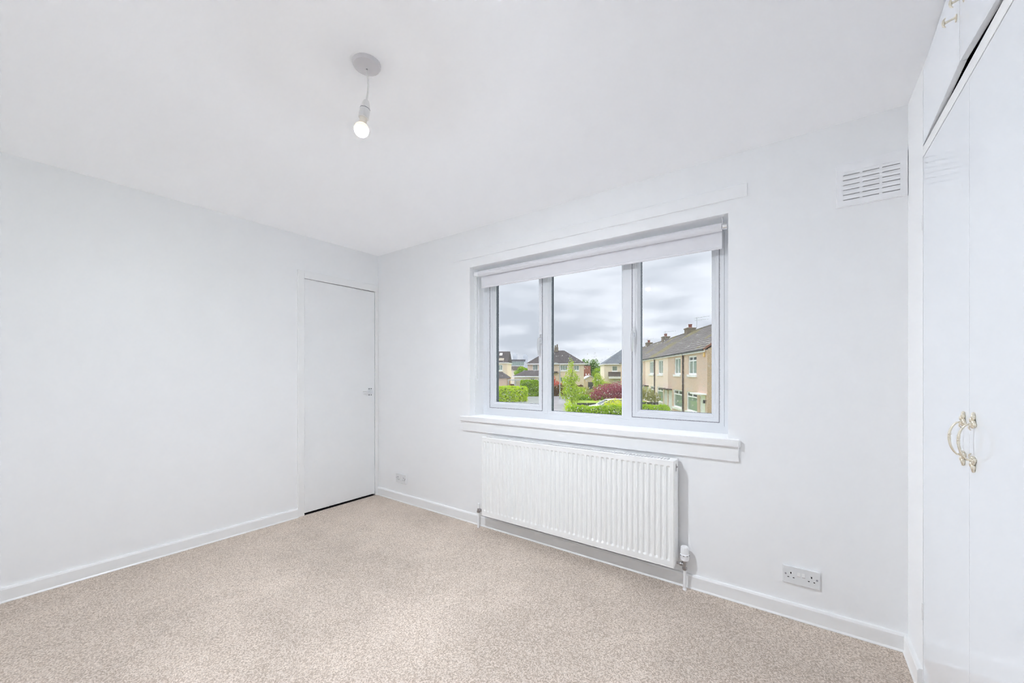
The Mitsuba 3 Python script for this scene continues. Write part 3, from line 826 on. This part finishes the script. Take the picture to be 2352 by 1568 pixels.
for i, (s0, s1, mat, uw, gw, do, lab) in enumerate(units):
    h = thing('terraced_house', lab, 'house')
    hs = []
    if uw: hs.append([(uw[0], 1.08), (uw[1], 1.08), (uw[1], 2.68), (uw[0], 2.68)])
    if gw: hs.append([(gw[0], -2.08), (gw[1], -2.08), (gw[1], -.38), (gw[0], -.38)])
    if do: hs.append([(do[0], G + .12), (do[1], G + .12), (do[1], -.55), (do[0], -.55)])
    part(h, 'front_wall', tmesh(slab(Polygon([(s0, G), (s1, G), (s1, EZ), (s0, EZ)], hs), 0.0, .28)), mat)
    part(h, 'back_wall', tmesh(box(s0, s1, 7.7, 8.0, G, EZ)), mat)
    if i in (0, 7):
        sx = s0 if i == 0 else s1 - .28
        part(h, 'gable_wall', tmesh(slab_x(Polygon([(.02, G), (7.98, G), (7.98, EZ), (4.0, RZT - .1), (.02, EZ)]), sx - (.002 if i == 0 else 0), sx + .28)), 'harl_brown')
    if uw: window_unit(h, uw[0], uw[1], 1.08, 2.68, .12, TM, True, 'window_dark', 2, i == 0)
    if gw: window_unit(h, gw[0], gw[1], -2.08, -.38, .12, TM, True, 'window_dark', 2, 'top', w=.12)
    if do:
        dk = f'{h}__door'
        part(dk, 'frame', tmesh(ring_frame(do[0], do[1], G + .05, -.55, [(0, .06), (.1, .06), (.1, .2), (0, .2)])), 'out_white')
        part(dk, 'leaf', tmesh(box(do[0] + .1, do[1] - .1, .12, .17, G + .1, -.65)), 'out_white', label='white front door')
        xm = (do[0] + do[1]) / 2
        for zz in ((-1.25, -.80), (-1.95, -1.38), (-2.45, -2.05)):
            for sx in (-1, 1):
                part(dk, 'panel', tmesh(box(xm + sx * .22 - .15, xm + sx * .22 + .15, .105, .12, zz[0], zz[1], .01)), 'out_white')
    if i == 0:
        part(h, 'canopy', tmesh(box(.1, 2.05, -.65, .02, -.47, -.36, .01)), 'out_white')
        part(h, 'alarm_box', tmesh(box(.36, .66, -.09, 0, 2.47, 2.80, .03)), 'alarm_yellow', label='yellow alarm box')
        part(h, 'wall_lantern', tmesh(cat([box(.12, .26, -.22, -.08, -1.1, -.85, .02), box(.16, .22, -.1, .02, -.92, -.88)])), 'out_black', label='black lantern beside the door')
    if i in (1, 3):
        part(h, 'canopy', tmesh(box(do[0] - .1, s1 + 1.8, -.55, .02, -.50, -.40, .01)), 'pipe_brown', label='dark shared canopy over two doors')
    if i in (0, 2):
        sp = s1 + .04
        part(h, 'downpipe', tmesh(cat([rod((sp, -.10, G), (sp, -.10, 2.75), .065, n=10), tube([(sp, -.10, 2.7), (sp, -.14, 2.85), (sp - .35, -.24, 2.98)], .06, 8)])), 'pipe_brown', smooth=40, label='dark brown downpipe')
    part(h, 'fascia', tmesh(box(s0, s1, -.22, -.16, EZ - .16, EZ + .06)), 'out_white')
    part(h, 'gutter', tmesh(slab_x(Polygon([(-.34, EZ + .02), (-.32, EZ - .05), (-.25, EZ - .05), (-.23, EZ + .02), (-.24, EZ + .08), (-.33, EZ + .08)]), s0, s1)), 'out_black')
    part(h, 'soffit', tmesh(box(s0, s1, -.2, .05, EZ - .02, EZ)), 'out_white')
    # roof in courses of tiles, each lapping the one below
    e0, e1 = np.array([-.30, EZ + .06]), np.array([RV, RZT])
    dn = (e1 - e0) / np.linalg.norm(e1 - e0); up = np.array([-dn[1], dn[0]])
    ov = .14 if i == 0 else 0.0
    for c in range(NC):
        a = e0 + (e1 - e0) * c / NC; b = e0 + (e1 - e0) * (c + 1) / NC + dn * .05
        prof = [a + up * .045, b + up * .012, b - up * .02, a - up * .0]
        part(h, 'tile_course', tmesh(slab_x(Polygon([tuple(q) for q in prof]), s0 - ov, s1)), 'roof_terrace')
    part(h, 'back_roof', tmesh(slab_x(Polygon([(RV, RZT + .02), (8.3, EZ), (8.3, EZ - .1), (RV, RZT - .12)]), s0 - ov, s1)), 'roof_terrace')
    part(h, 'ridge_tiles', tmesh(tube([(s0 - ov, RV, RZT + .02), (s1, RV, RZT + .02)], .11, 8)), 'roof_terrace')
    if i == 0:
        part(h, 'verge', tmesh(hull([[s, vv, zz] for s in (-.17, -.13) for vv, zz in ((-.32, EZ - .05), (-.32, EZ + .12), (RV, RZT + .08), (RV, RZT - .14))])), 'verge_red', label='red brown verge board')
    if i in (2, 4, 6):
        sc = s1 + (.25 if i == 2 else 0)
        ck = f'{h}__chimney'
        part(ck, 'stack', tmesh(cat([box(sc - .55, sc + .55, RV - .48, RV + .48, 5.2, 6.55, .02), box(sc - .62, sc + .62, RV - .55, RV + .55, 6.38, 6.52, .03)])), 'chimney_render')
        for dx in ((-.1,) if i == 2 else (.0,)):
            part(ck, 'pot', tmesh(lathe([(.24, 0), (.20, .08), (.18, .34), (.23, .36), (.23, .44), (.15, .44)], 14, (sc + dx, RV, 6.52))), 'terracotta', smooth=35, label='red clay chimney pot')


def aerial(name, s, v, z, label, bars, rot=0.3):
    a = thing('tv_aerial', label, 'tv aerial')
    part(a, 'mast', tmesh(rod((s, v, z), (s, v, z + 1.25), .022, n=6)), 'steel_grey')
    for L, dz, ang in bars:
        ca, sa = math.cos(ang), math.sin(ang)
        boom = [rod((s - ca * L * .2, v - sa * L * .2, z + dz), (s + ca * L, v + sa * L, z + dz + .02), .014, n=5)]
        for k in range(7):
            t = -.15 + k * .17
            c0 = np.array([s + ca * L * t, v + sa * L * t, z + dz])
            boom.append(rod(c0 - [-sa * .17, ca * .17, 0], c0 + [-sa * .17, ca * .17, 0], .008, n=4))
        part(a, 'antenna', tmesh(cat(boom)), 'steel_grey')


aerial('a', 16.55, 4.5, 6.4, 'thin tv aerial rising from the nearest chimney of the terrace', [(1.7, 1.2, 2.6), (1.3, .95, 2.2)])
aerial('b', 27.6, 3.7, 6.0, 'thin tv aerial in front of the second chimney of the terrace', [(1.8, 1.1, 2.5)])
aerial('c', 41.6, 4.0, 6.1, 'thin tv aerial left of the farthest chimney', [(1.4, 1.15, 2.4)])


# ------------------------------------------------------------------ detached and semi-detached houses further off
def hip_roof(w, d, ze, zr, over, inset, gable_left=False, gable_right=False):
    x0, x1, y0, y1 = -over, w + over, -over, d + over
    xl, xr = (x0 if gable_left else inset), (x1 if gable_right else w - inset)
    v = [(x0, y0, ze), (x1, y0, ze), (x1, y1, ze), (x0, y1, ze), (xl, d / 2, zr), (xr, d / 2, zr)]
    f = [[0, 1, 5], [0, 5, 4], [2, 3, 4], [2, 4, 5], [3, 0, 4], [1, 2, 5], [0, 2, 1], [0, 3, 2]]
    return trimesh.Trimesh(v, f, process=False)


def villa(name, label, o, w, d, ze, zr, wall, roof, inset, windows, gl=False, gr=False, ax=VV, over=.35, category='house', fascia='out_white', glass='window_dark'):
    h = thing(name, label, category)
    ay = np.array([-ax[1], ax[0]])
    M = frame_matrix([o[0], o[1], 0], ax, ay)
    holes = [[(a, z0), (b, z0), (b, z1), (a, z1)] for a, b, z0, z1, *_ in windows]
    ws = [slab(Polygon([(0, G), (w, G), (w, ze), (0, ze)], holes), 0, .28), box(0, w, d - .28, d, G, ze)]
    for x, g_ in ((0, gl), (w - .28, gr)):
        ws.append(slab_x(Polygon([(0.0, G), (d, G), (d, ze)] + ([(d / 2, zr - .1)] if g_ else []) + [(0.0, ze)]), x, x + .28))
    part(h, 'walls', moved(cat(ws), M), wall)
    part(h, 'roof', moved(hip_roof(w, d, ze + .02, zr, over, inset, gl, gr), M), roof)
    if fascia:
        part(h, 'fascia', moved(cat([box(-over, w + over, -over - .03, -over, ze - .16, ze + .04), box(-over - .03, -over, -over, d + over, ze - .16, ze + .04), box(w + over, w + over + .03, -over, d + over, ze - .16, ze + .04)]), M), fascia)
    for a, b, z0, z1, nl in windows:
        window_unit(h, a, b, z0, z1, .12, M, False, glass, nl, False, w=.1)
    return h, M


hb, MB = villa('villa', 'cream hipped house with dark roof behind the small birch tree', (-38.89, 60.77), 10.65, 8.2, 2.98, 5.72, 'harl_cream', 'roof_dark', 3.7,
               [(.95, 1.95, 1.72, 2.80, 2), (6.25, 7.6, 1.68, 2.72, 3), (8.78, 9.78, 1.70, 2.66, 2), (6.2, 7.2, -.5, .4, 2), (2.6, 3.5, 1.72, 2.7, 2)])
part(hb, 'downpipe', moved(rod((6.15, -.1, G), (6.15, -.1, 2.9), .07, n=8), MB), 'stone_brown')
part(hb, 'chimney', moved(cat([box(5.0, 5.8, 3.6, 4.4, 5.0, 6.35, .02), rod((5.2, 4, 6.3), (5.2, 4, 6.75), .14, n=8), rod((5.58, 4, 6.3), (5.58, 4, 6.95), .14, n=8)]), MB), 'chimney_render')
part(hb, 'bay_canopy', moved(box(4.4, 5.9, -.7, 0, 1.2, 1.5, .03), MB), 'roof_brown')

hc, MC = villa('villa', 'pale house with slate hipped roof and dark tiled porch roof at the mullion', (-29.37, 75.13), 9.6, 9.4, 3.07, 6.7, 'harl_pale', 'roof_slate', 4.75,
               [(1.59, 2.67, 1.62, 2.67, 1), (5.4, 7.2, 1.62, 2.67, 2)])
part(hc, 'porch_roof', moved(hull([[x, y, z] for x, y, z in ((.82, -1.1, .52), (7.6, -1.1, .52), (.82, 0, 1.45), (7.6, 0, 1.45), (.82, 0, .5), (7.6, 0, .5), (.82, -1.1, .44), (7.6, -1.1, .44))]), MC), 'roof_brown', label='dark tiled porch roof')
part(hc, 'porch_fascia', moved(box(.76, 7.66, -1.16, -1.08, .05, .48), MC), 'out_white')
part(hc, 'garage_door', moved(box(1.9, 4.9, -.12, -.02, G, -.25, .01), MC), 'out_white')

ha, MA = villa('villa', 'house with skylight and dormer at the left edge of the left pane', (-53.2, 61.9), 6.9, 7.0, 3.42, 6.0, 'harl_cream', 'roof_dark', 2,
               [(4.9, 5.9, 1.78, 2.98, 2), (2.2, 3.4, 1.78, 2.98, 2)], gl=True, gr=True, over=.15)
part(ha, 'skylight', moved(hull([[x, y, z] for x in (4.9, 5.5) for y, z in ((2.0, 4.98), (2.75, 5.54), (1.9, 5.06), (2.66, 5.62))]), MA), 'out_white', label='white framed skylight')
part(ha, 'dormer', moved(box(5.0, 6.1, .5, 1.6, 3.6, 4.4, .02), MA), 'harl_pale')

part_g, MG = villa('garage', 'small tan garage with dark pitched roof below the left house', (-42.3, 51.6), 4.3, 4.4, .25, 1.45, 'harl_tan', 'roof_dark', 1.2,
                   [(.9, 1.5, -1.2, -.5, 1)], gl=True, gr=False, over=.2, category='garage', fascia=None, glass='window_black')
oo, MO = villa('bungalow', 'low hip roofed outbuilding with white fascia above the dark hedge', (-37.9, 55.0), 6.0, 4.6, .62, 1.7, 'harl_pale', 'roof_dark', 1.6,
               [(2.9, 3.7, -.55, .30, 2), (4.2, 5.4, -.6, .30, 2)], over=.3, category='outbuilding', glass='window_black')
cp = thing('carport', 'grey flat roofed carport between the garage and outbuilding', 'carport')
part(cp, 'roof', moved(box(-1.0, 1.9, -1.45, -.45, -.10, .06, .01), MO), 'steel_grey')
for x in (-.9, .4, 1.8):
    part(cp, 'post', moved(box(x - .06, x + .06, -1.4, -1.28, G, -.10), MO), 'steel_grey')

# brick block, hut, far low buildings, school, towers
Rr = np.array([.8081, .5890])
bk = thing('brick_building', 'red brick building between the cream house and far trees', 'building')
MK = frame_matrix([-49.9, 107.2, 0], Rr, np.array([-Rr[1], Rr[0]]))
part(bk, 'walls', moved(box(0, 2.45, 0, 5, G, 3.45, .02), MK), 'brick_red')
part(bk, 'parapet', moved(box(-.1, 2.55, -.1, 5.1, 3.4, 3.6), MK), 'pipe_brown')
part(bk, 'flue', moved(cat([rod((2.1, 1, 3.5), (2.1, 1, 4.6), .11, n=8), rod((2.1, 1, 4.6), (2.1, 1, 4.9), .22, n=8)]), MK), 'out_white', label='white flue pipe')
for x in (.9, 1.7):
    part(bk, 'window', moved(box(x, x + .3, -.05, .05, .6, 1.0), MK), 'out_white')
ht = thing('garden_shed', 'cream hut with white gabled roof beyond the birch tree', 'shed')
MH = frame_matrix([-33.2, 73.4, 0], Rr, np.array([-Rr[1], Rr[0]]))
part(ht, 'walls', moved(slab(Polygon([(.15, G), (2.65, G), (2.65, -.15), (1.4, .5), (.15, -.15)]), 0, 4), MH), 'harl_cream')
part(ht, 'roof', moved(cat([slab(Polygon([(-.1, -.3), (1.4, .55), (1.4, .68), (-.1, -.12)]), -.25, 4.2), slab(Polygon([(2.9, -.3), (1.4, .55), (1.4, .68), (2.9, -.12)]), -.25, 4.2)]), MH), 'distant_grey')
part(ht, 'doorway', moved(box(.9, 2.0, -.06, .02, G, -.7), MH), 'dark_grey')

sc_ = thing('school_building', 'far grey building with a long glazed front under the two towers', 'building')
MS = frame_matrix([-116.33, 157.77, 0], Rr, np.array([-Rr[1], Rr[0]]))
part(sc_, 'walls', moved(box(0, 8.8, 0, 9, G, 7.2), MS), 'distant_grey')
part(sc_, 'roof', moved(box(-.4, 9.2, -.5, 9, 7.2, 8.0), MS), 'dark_grey')
for k in range(8):
    part(sc_, 'pane', moved(box(1.0 + k * .95, 1.82 + k * .95, -.12, .02, 5.0, 6.9), MS), 'window_dark')
part(sc_, 'band', moved(box(.3, 8.7, -.2, .02, 4.2, 4.9), MS), 'out_white')
lo = thing('low_building', 'row of brown roofed low buildings below the far glazed front', 'building')
ML = frame_matrix([-86.6, 117.6, 0], Rr, np.array([-Rr[1], Rr[0]]))
part(lo, 'walls', moved(box(0, 8.3, 0, 8, G, 2.2), ML), 'harl_pale')
part(lo, 'roof', moved(hip_roof(8.3, 8, 2.2, 3.9, .3, 2.0), ML), 'roof_brown')
for k, (px, py, w_, h_) in enumerate(((-525.5, 726.0, 10.5, 44.0), (-523.5, 764.5, 11.5, 42.5))):
    tb = thing('tower_block', ('left' if k == 0 else 'right') + ' one of the two pale tower blocks on the horizon', 'tower block')
    MT = frame_matrix([px, py, 0], Rr, np.array([-Rr[1], Rr[0]]))
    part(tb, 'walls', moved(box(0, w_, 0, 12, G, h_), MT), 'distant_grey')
    part(tb, 'plant_room', moved(box(3, w_ - 3, 2, 9, h_, h_ + 2.5), MT), 'distant_grey')
    for q in range(7):
        part(tb, 'balcony_band', moved(box(1, w_ - 1, -.8, 0, 8 + q * 5, 9.6 + q * 5), MT), 'distant_grey')

# ------------------------------------------------------------------ garden walls, fences, street lamp
sw = thing('garden_wall', 'brown stone garden wall behind the bright green hedge', 'garden wall')
wa, wb = np.array([-43.48, 56.19]), np.array([-38.6, 59.9])
L = np.linalg.norm(wb - wa); wx = (wb - wa) / L; MWl = frame_matrix([wa[0], wa[1], 0], wx, np.array([-wx[1], wx[0]]))
part(sw, 'wall', moved(box(0, L, 0, .3, G, -1.02), MWl), 'stone_brown')
r = np.random.default_rng(3); x = 0
while x < L:
    w_ = r.uniform(.3, .55)
    part(sw, 'coping_stone', moved(box(x + .02, min(x + w_, L) - .02, -.05, .35, -1.04, -.9 + r.uniform(0, .05), .03), MWl), 'stone_brown'); x += w_


def fence(label, a, b, z0, z1):
    fkey = thing('black_fence', label, 'fence')
    a, b = np.array(a), np.array(b); L = np.linalg.norm(b - a); fx = (b - a) / L
    M = frame_matrix([a[0], a[1], 0], fx, np.array([-fx[1], fx[0]]))
    part(fkey, 'rail', moved(box(0, L, -.02, .02, z1 - .14, z1 - .06), M), 'out_black')
    part(fkey, 'rail', moved(box(0, L, -.02, .02, z0 + .1, z0 + .18), M), 'out_black')
    n = int(L / .16)
    for k in range(n):
        x = (k + .5) * L / n
        part(fkey, 'slat', moved(box(x - .06, x + .06, -.045, -.02, z0, z1, .006), M), 'out_black')


fence('low black fence behind the front hedge left of the silver car', (-13.9, 32.0), (-12.4, 33.05), G, -1.66)
fence('low black fence in front of the far terraced houses', (-11.2, 41.3), (-9.3, 42.75), G, -2.02)

lampk = thing('street_lamp', 'slim grey street lamp at the corner of the street', 'street lamp')
part(lampk, 'column', tube([(-25.04, 48.59, G), (-25.04, 48.59, -1.4), (-25.04, 48.59, 2.3)], [.085, .07, .05], 10), 'steel_grey', smooth=40)
part(lampk, 'base', rod((-25.04, 48.59, G), (-25.04, 48.59, G + .9), .11, n=10), 'steel_grey')
part(lampk, 'arm', tube([(-25.04, 48.59, 2.25), (-25.1, 48.55, 2.55), (-25.35, 48.36, 2.66)], .035, 8), 'steel_grey')
part(lampk, 'lantern', hull([[-25.30 + a * -.40, 48.40 + a * -.30, 2.62 + c] for a in (0, 1) for c in (-.06, .08)] + [[-25.5, 48.45, 2.58], [-25.6, 48.1, 2.6], [-25.45, 48.3, 2.74]]), 'steel_grey')

# ------------------------------------------------------------------ the car
car = thing('car', 'silver car parked behind the front hedge below the red maple', 'car')
cax = np.array([.8081, .5890]); cay = np.array([-cax[1], cax[0]])
MCAR = frame_matrix([-12.35, 30.95, G], cax, cay)          # x: tail direction, nose at x = 0


def cm(m):
    return moved(m, MCAR)


def section(pts, w0):
    return [[x, s * w0, z] for x, z in pts for s in (-1, 1)]


body = slab(Polygon([(0.0, .35), (.05, .62), (.35, .78), (1.15, .93), (3.9, .96), (4.25, .9), (4.3, .45), (4.2, .28), (.2, .25)]).buffer(.04), -.86, .86)
part(car, 'body', cm(body), 'car_silver', smooth=30)
gl = hull([[x, s * w_, z] for x, z, w_ in ((1.02, .93, .80), (1.95, 1.40, .60), (3.3, 1.42, .60), (4.05, .95, .78)) for s in (-1, 1)])
part(car, 'windows', cm(gl), 'window_black', label='dark car windows')
roof = hull([[x, s * w_, z] for x, z, w_ in ((1.80, 1.395, .57), (1.95, 1.45, .60), (2.6, 1.49, .62), (3.3, 1.46, .61), (3.42, 1.40, .58)) for s in (-1, 1)])
part(car, 'roof', cm(roof), 'car_silver', smooth=30)
for s in (-1, 1):
    part(car, 'pillar', cm(cat([tube([(.98, s * .80, .93), (1.45, s * .72, 1.2), (1.92, s * .61, 1.43)], .045, 8), tube([(3.3, s * .61, 1.43), (3.7, s * .71, 1.2), (4.08, s * .79, .94)], .055, 8), tube([(2.55, s * .80, .94), (2.6, s * .70, 1.22), (2.62, s * .62, 1.45)], .03, 6)])), 'car_silver')
    for x in (.85, 3.45):
        part(car, 'wheel', cm(lathe([(.18, 0), (.31, .01), (.32, .04), (.32, .16), (.31, .2), (.18, .2)], 22, (x, s * .88 - (.1), .32), (0, 1, 0))), 'tyre', smooth=35)
    part(car, 'mirror', cm(ball((1.35, s * .95, .98), (.07, .1, .07), 1)), 'car_silver')
    part(car, 'headlight', cm(ball((.12, s * .66, .66), (.1, .16, .07), 1)), 'window_dark')

# ------------------------------------------------------------------ hedges, shrubs and trees
hk_ = thing('hedge', 'bright green hedge with a rounded end, left of the street', 'hedge')
hedge(hk_, (-31.2, 36.2), (-27.3, 42.6), 2.2, G, -.72, 'leaf_bright', 14000, .095, 21, .7)
hk_ = thing('hedge', 'tall dark green hedge below the outbuilding, left of the street', 'hedge')
hedge(hk_, (-34.2, 51.9), (-31.5, 53.9), 1.4, G, -.08, 'leaf_green', 5000, .16, 22, .5)
hk_ = thing('hedge', 'clipped green hedge along the bottom of the middle and right panes', 'hedge')
hedge(hk_, (-11.35, 25.6), (-5.5, 31.35), 1.1, G, -1.5, 'leaf_lime', 20000, .05, 23, .3)
hk_ = thing('hedge', 'low flat topped hedge behind the birch tree', 'hedge')
hedge(hk_, (-22.0, 47.1), (-18.6, 49.6), 1.0, G, -1.95, 'leaf_green', 2500, .12, 24, .25)
hk_ = thing('hedge', 'brown beech hedge behind the street lamp', 'hedge')
hedge(hk_, (-30.6, 55.0), (-26.2, 58.2), .8, G, -.95, 'leaf_brown', 4000, .16, 25, .3, 'hedge_core_brown')


def shrub(name, label, blobs, leaf, n, size, seed, category='shrub', tr=None):
    k = thing(name, label, category)
    part(k, 'leaves', crown(blobs, n, size, seed), leaf, kind='stuff')
    if tr: trunk(k, *tr)
    return k


shrub('birch_tree', 'slender light green birch tree in the middle pane', [(-18.1, 38.8, 2.1, .35, .35, .95), (-18.1, 38.8, .9, .75, .75, 1.0), (-18.2, 38.7, -.2, 1.0, .95, .9), (-17.75, 39.0, -.95, 1.25, 1.1, .75), (-18.5, 38.6, -1.2, 1.0, 1.0, .8), (-17.2, 39.4, -.75, .8, .8, .35), (-17.9, 38.9, -1.85, .9, .85, .55), (-18.75, 38.4, 0.35, .45, .4, .5), (-17.5, 39.2, .55, .4, .4, .5)],
      'leaf_birch', 3800, .085, 31, 'tree', (-18.0, 38.85, G, 1.2, .055, 41, .55, 9))
shrub('maple_tree', 'dark red japanese maple spreading over the silver car', [(-13.9, 39.4, -.72, 1.75, 1.5, .75), (-14.9, 38.8, -1.35, .9, .9, .55), (-12.8, 40.1, -.55, 1.5, 1.3, .85), (-13.2, 39.6, -1.35, 1.4, 1.2, .5), (-12.2, 40.5, -1.2, 1.2, 1.2, .7)],
      'leaf_maple', 5200, .085, 32, 'tree', (-13.6, 39.6, G, -.9, .09, 42, 1.0, 8))
shrub('shrub', 'yellow green shrub at the right end of the silver car', [(-9.1, 29.4, -1.55, 1.0, .8, .62), (-8.4, 29.8, -1.7, .9, .8, .8), (-9.7, 29.0, -1.85, .6, .6, .45)], 'leaf_yellow', 3200, .06, 33)
shrub('shrub', 'bright green shrub at the foot of the birch beside the street', [(-13.6, 29.6, -1.75, .35, .35, .55), (-13.35, 29.5, -2.1, .55, .5, .6), (-12.7, 29.0, -2.2, .7, .5, .42), (-12.0, 28.6, -2.25, .6, .5, .38)], 'leaf_bright', 2600, .055, 34)
shrub('shrub', 'grey green bush between the birch and the red maple', [(-23.9, 54.4, -1.6, 1.0, .9, .75), (-22.6, 55.2, -1.8, .9, .9, .7)], 'leaf_olive', 1500, .10, 35)
shrub('tree', 'light green bushy tree above the red maple', [(-23.8, 59.4, -.2, 1.0, 1.0, 1.25), (-23.4, 59.7, -1.2, 1.35, 1.3, 1.1), (-23.9, 59.3, .5, .6, .6, .75), (-22.7, 60.2, -.9, .8, .8, .8)], 'leaf_birch', 2600, .13, 36, 'tree', (-23.7, 59.5, G, 0, .12, 46, .6, 5))
shrub('shrub', 'red flowering shrub at the left edge of the middle pane', [(-28.9, 53.3, .15, .45, .45, .7), (-28.6, 53.5, -.45, .6, .6, .5)], 'leaf_pink', 420, .10, 37)
shrub('shrub', 'pink flowering bush beside the street lamp over the beech hedge', [(-29.9, 57.2, -.72, .7, .5, .5), (-29.6, 57.4, -1.6, .5, .4, .6)], 'leaf_pink', 420, .09, 38)
shrub('shrub', 'dark evergreen bush against the front of the cream house', [(-27.3, 56.5, -.6, .6, .6, .8)], 'leaf_dark', 700, .12, 44)
shrub('shrub', 'olive shrub in front of the far terraced houses', [(-10.1, 41.6, -1.15, .75, .7, .75), (-9.7, 42.3, -1.5, .9, .8, .6), (-10.7, 41.3, -.95, .5, .5, .6)], 'leaf_olive', 1800, .085, 39)
shrub('tree', 'dark green tree beyond the brick building', [(-57.3, 126.6, 2.6, 2.2, 2, 3.4), (-55.3, 127.5, 3.2, 2.0, 2, 3.0), (-58.6, 125.8, 3.0, .9, .9, 3.4)], 'leaf_distant', 2400, .30, 51, 'tree', (-57, 126.8, G, 2, .3, 47, 1, 4))
shrub('tree', 'broad green tree right of the brick building', [(-47.9, 114.6, .8, 2.3, 2, 2.3), (-46.6, 115.4, 1.6, 1.8, 1.6, 1.7), (-45.2, 116.5, .3, 2.0, 2, 2.0)], 'leaf_green', 2600, .27, 52, 'tree', (-47, 115.3, G, 1, .25, 48, 1, 4))
shrub('tree', 'dark tree beside the left corner of the pale house', [(-57.5, 138.9, 2.9, 1.3, 1.3, 2.4), (-56.4, 139.6, 1.7, 2.0, 1.8, 2.2), (-60.0, 137.0, .6, 2.2, 2, 1.8)], 'leaf_distant', 2000, .30, 53, 'tree', (-57.2, 139, G, 2, .25, 49, 1, 4))
shrub('tree', 'green tree below the two far tower blocks', [(-59.2, 88.0, 2.0, 1.2, 1.1, 1.15), (-58.2, 88.8, 1.7, 1.0, 1, 1.0), (-60.2, 87.3, 1.2, 1.0, 1, .8)], 'leaf_green', 1500, .17, 54, 'tree', (-59, 88.2, G, 1.5, .18, 50, .8, 4))
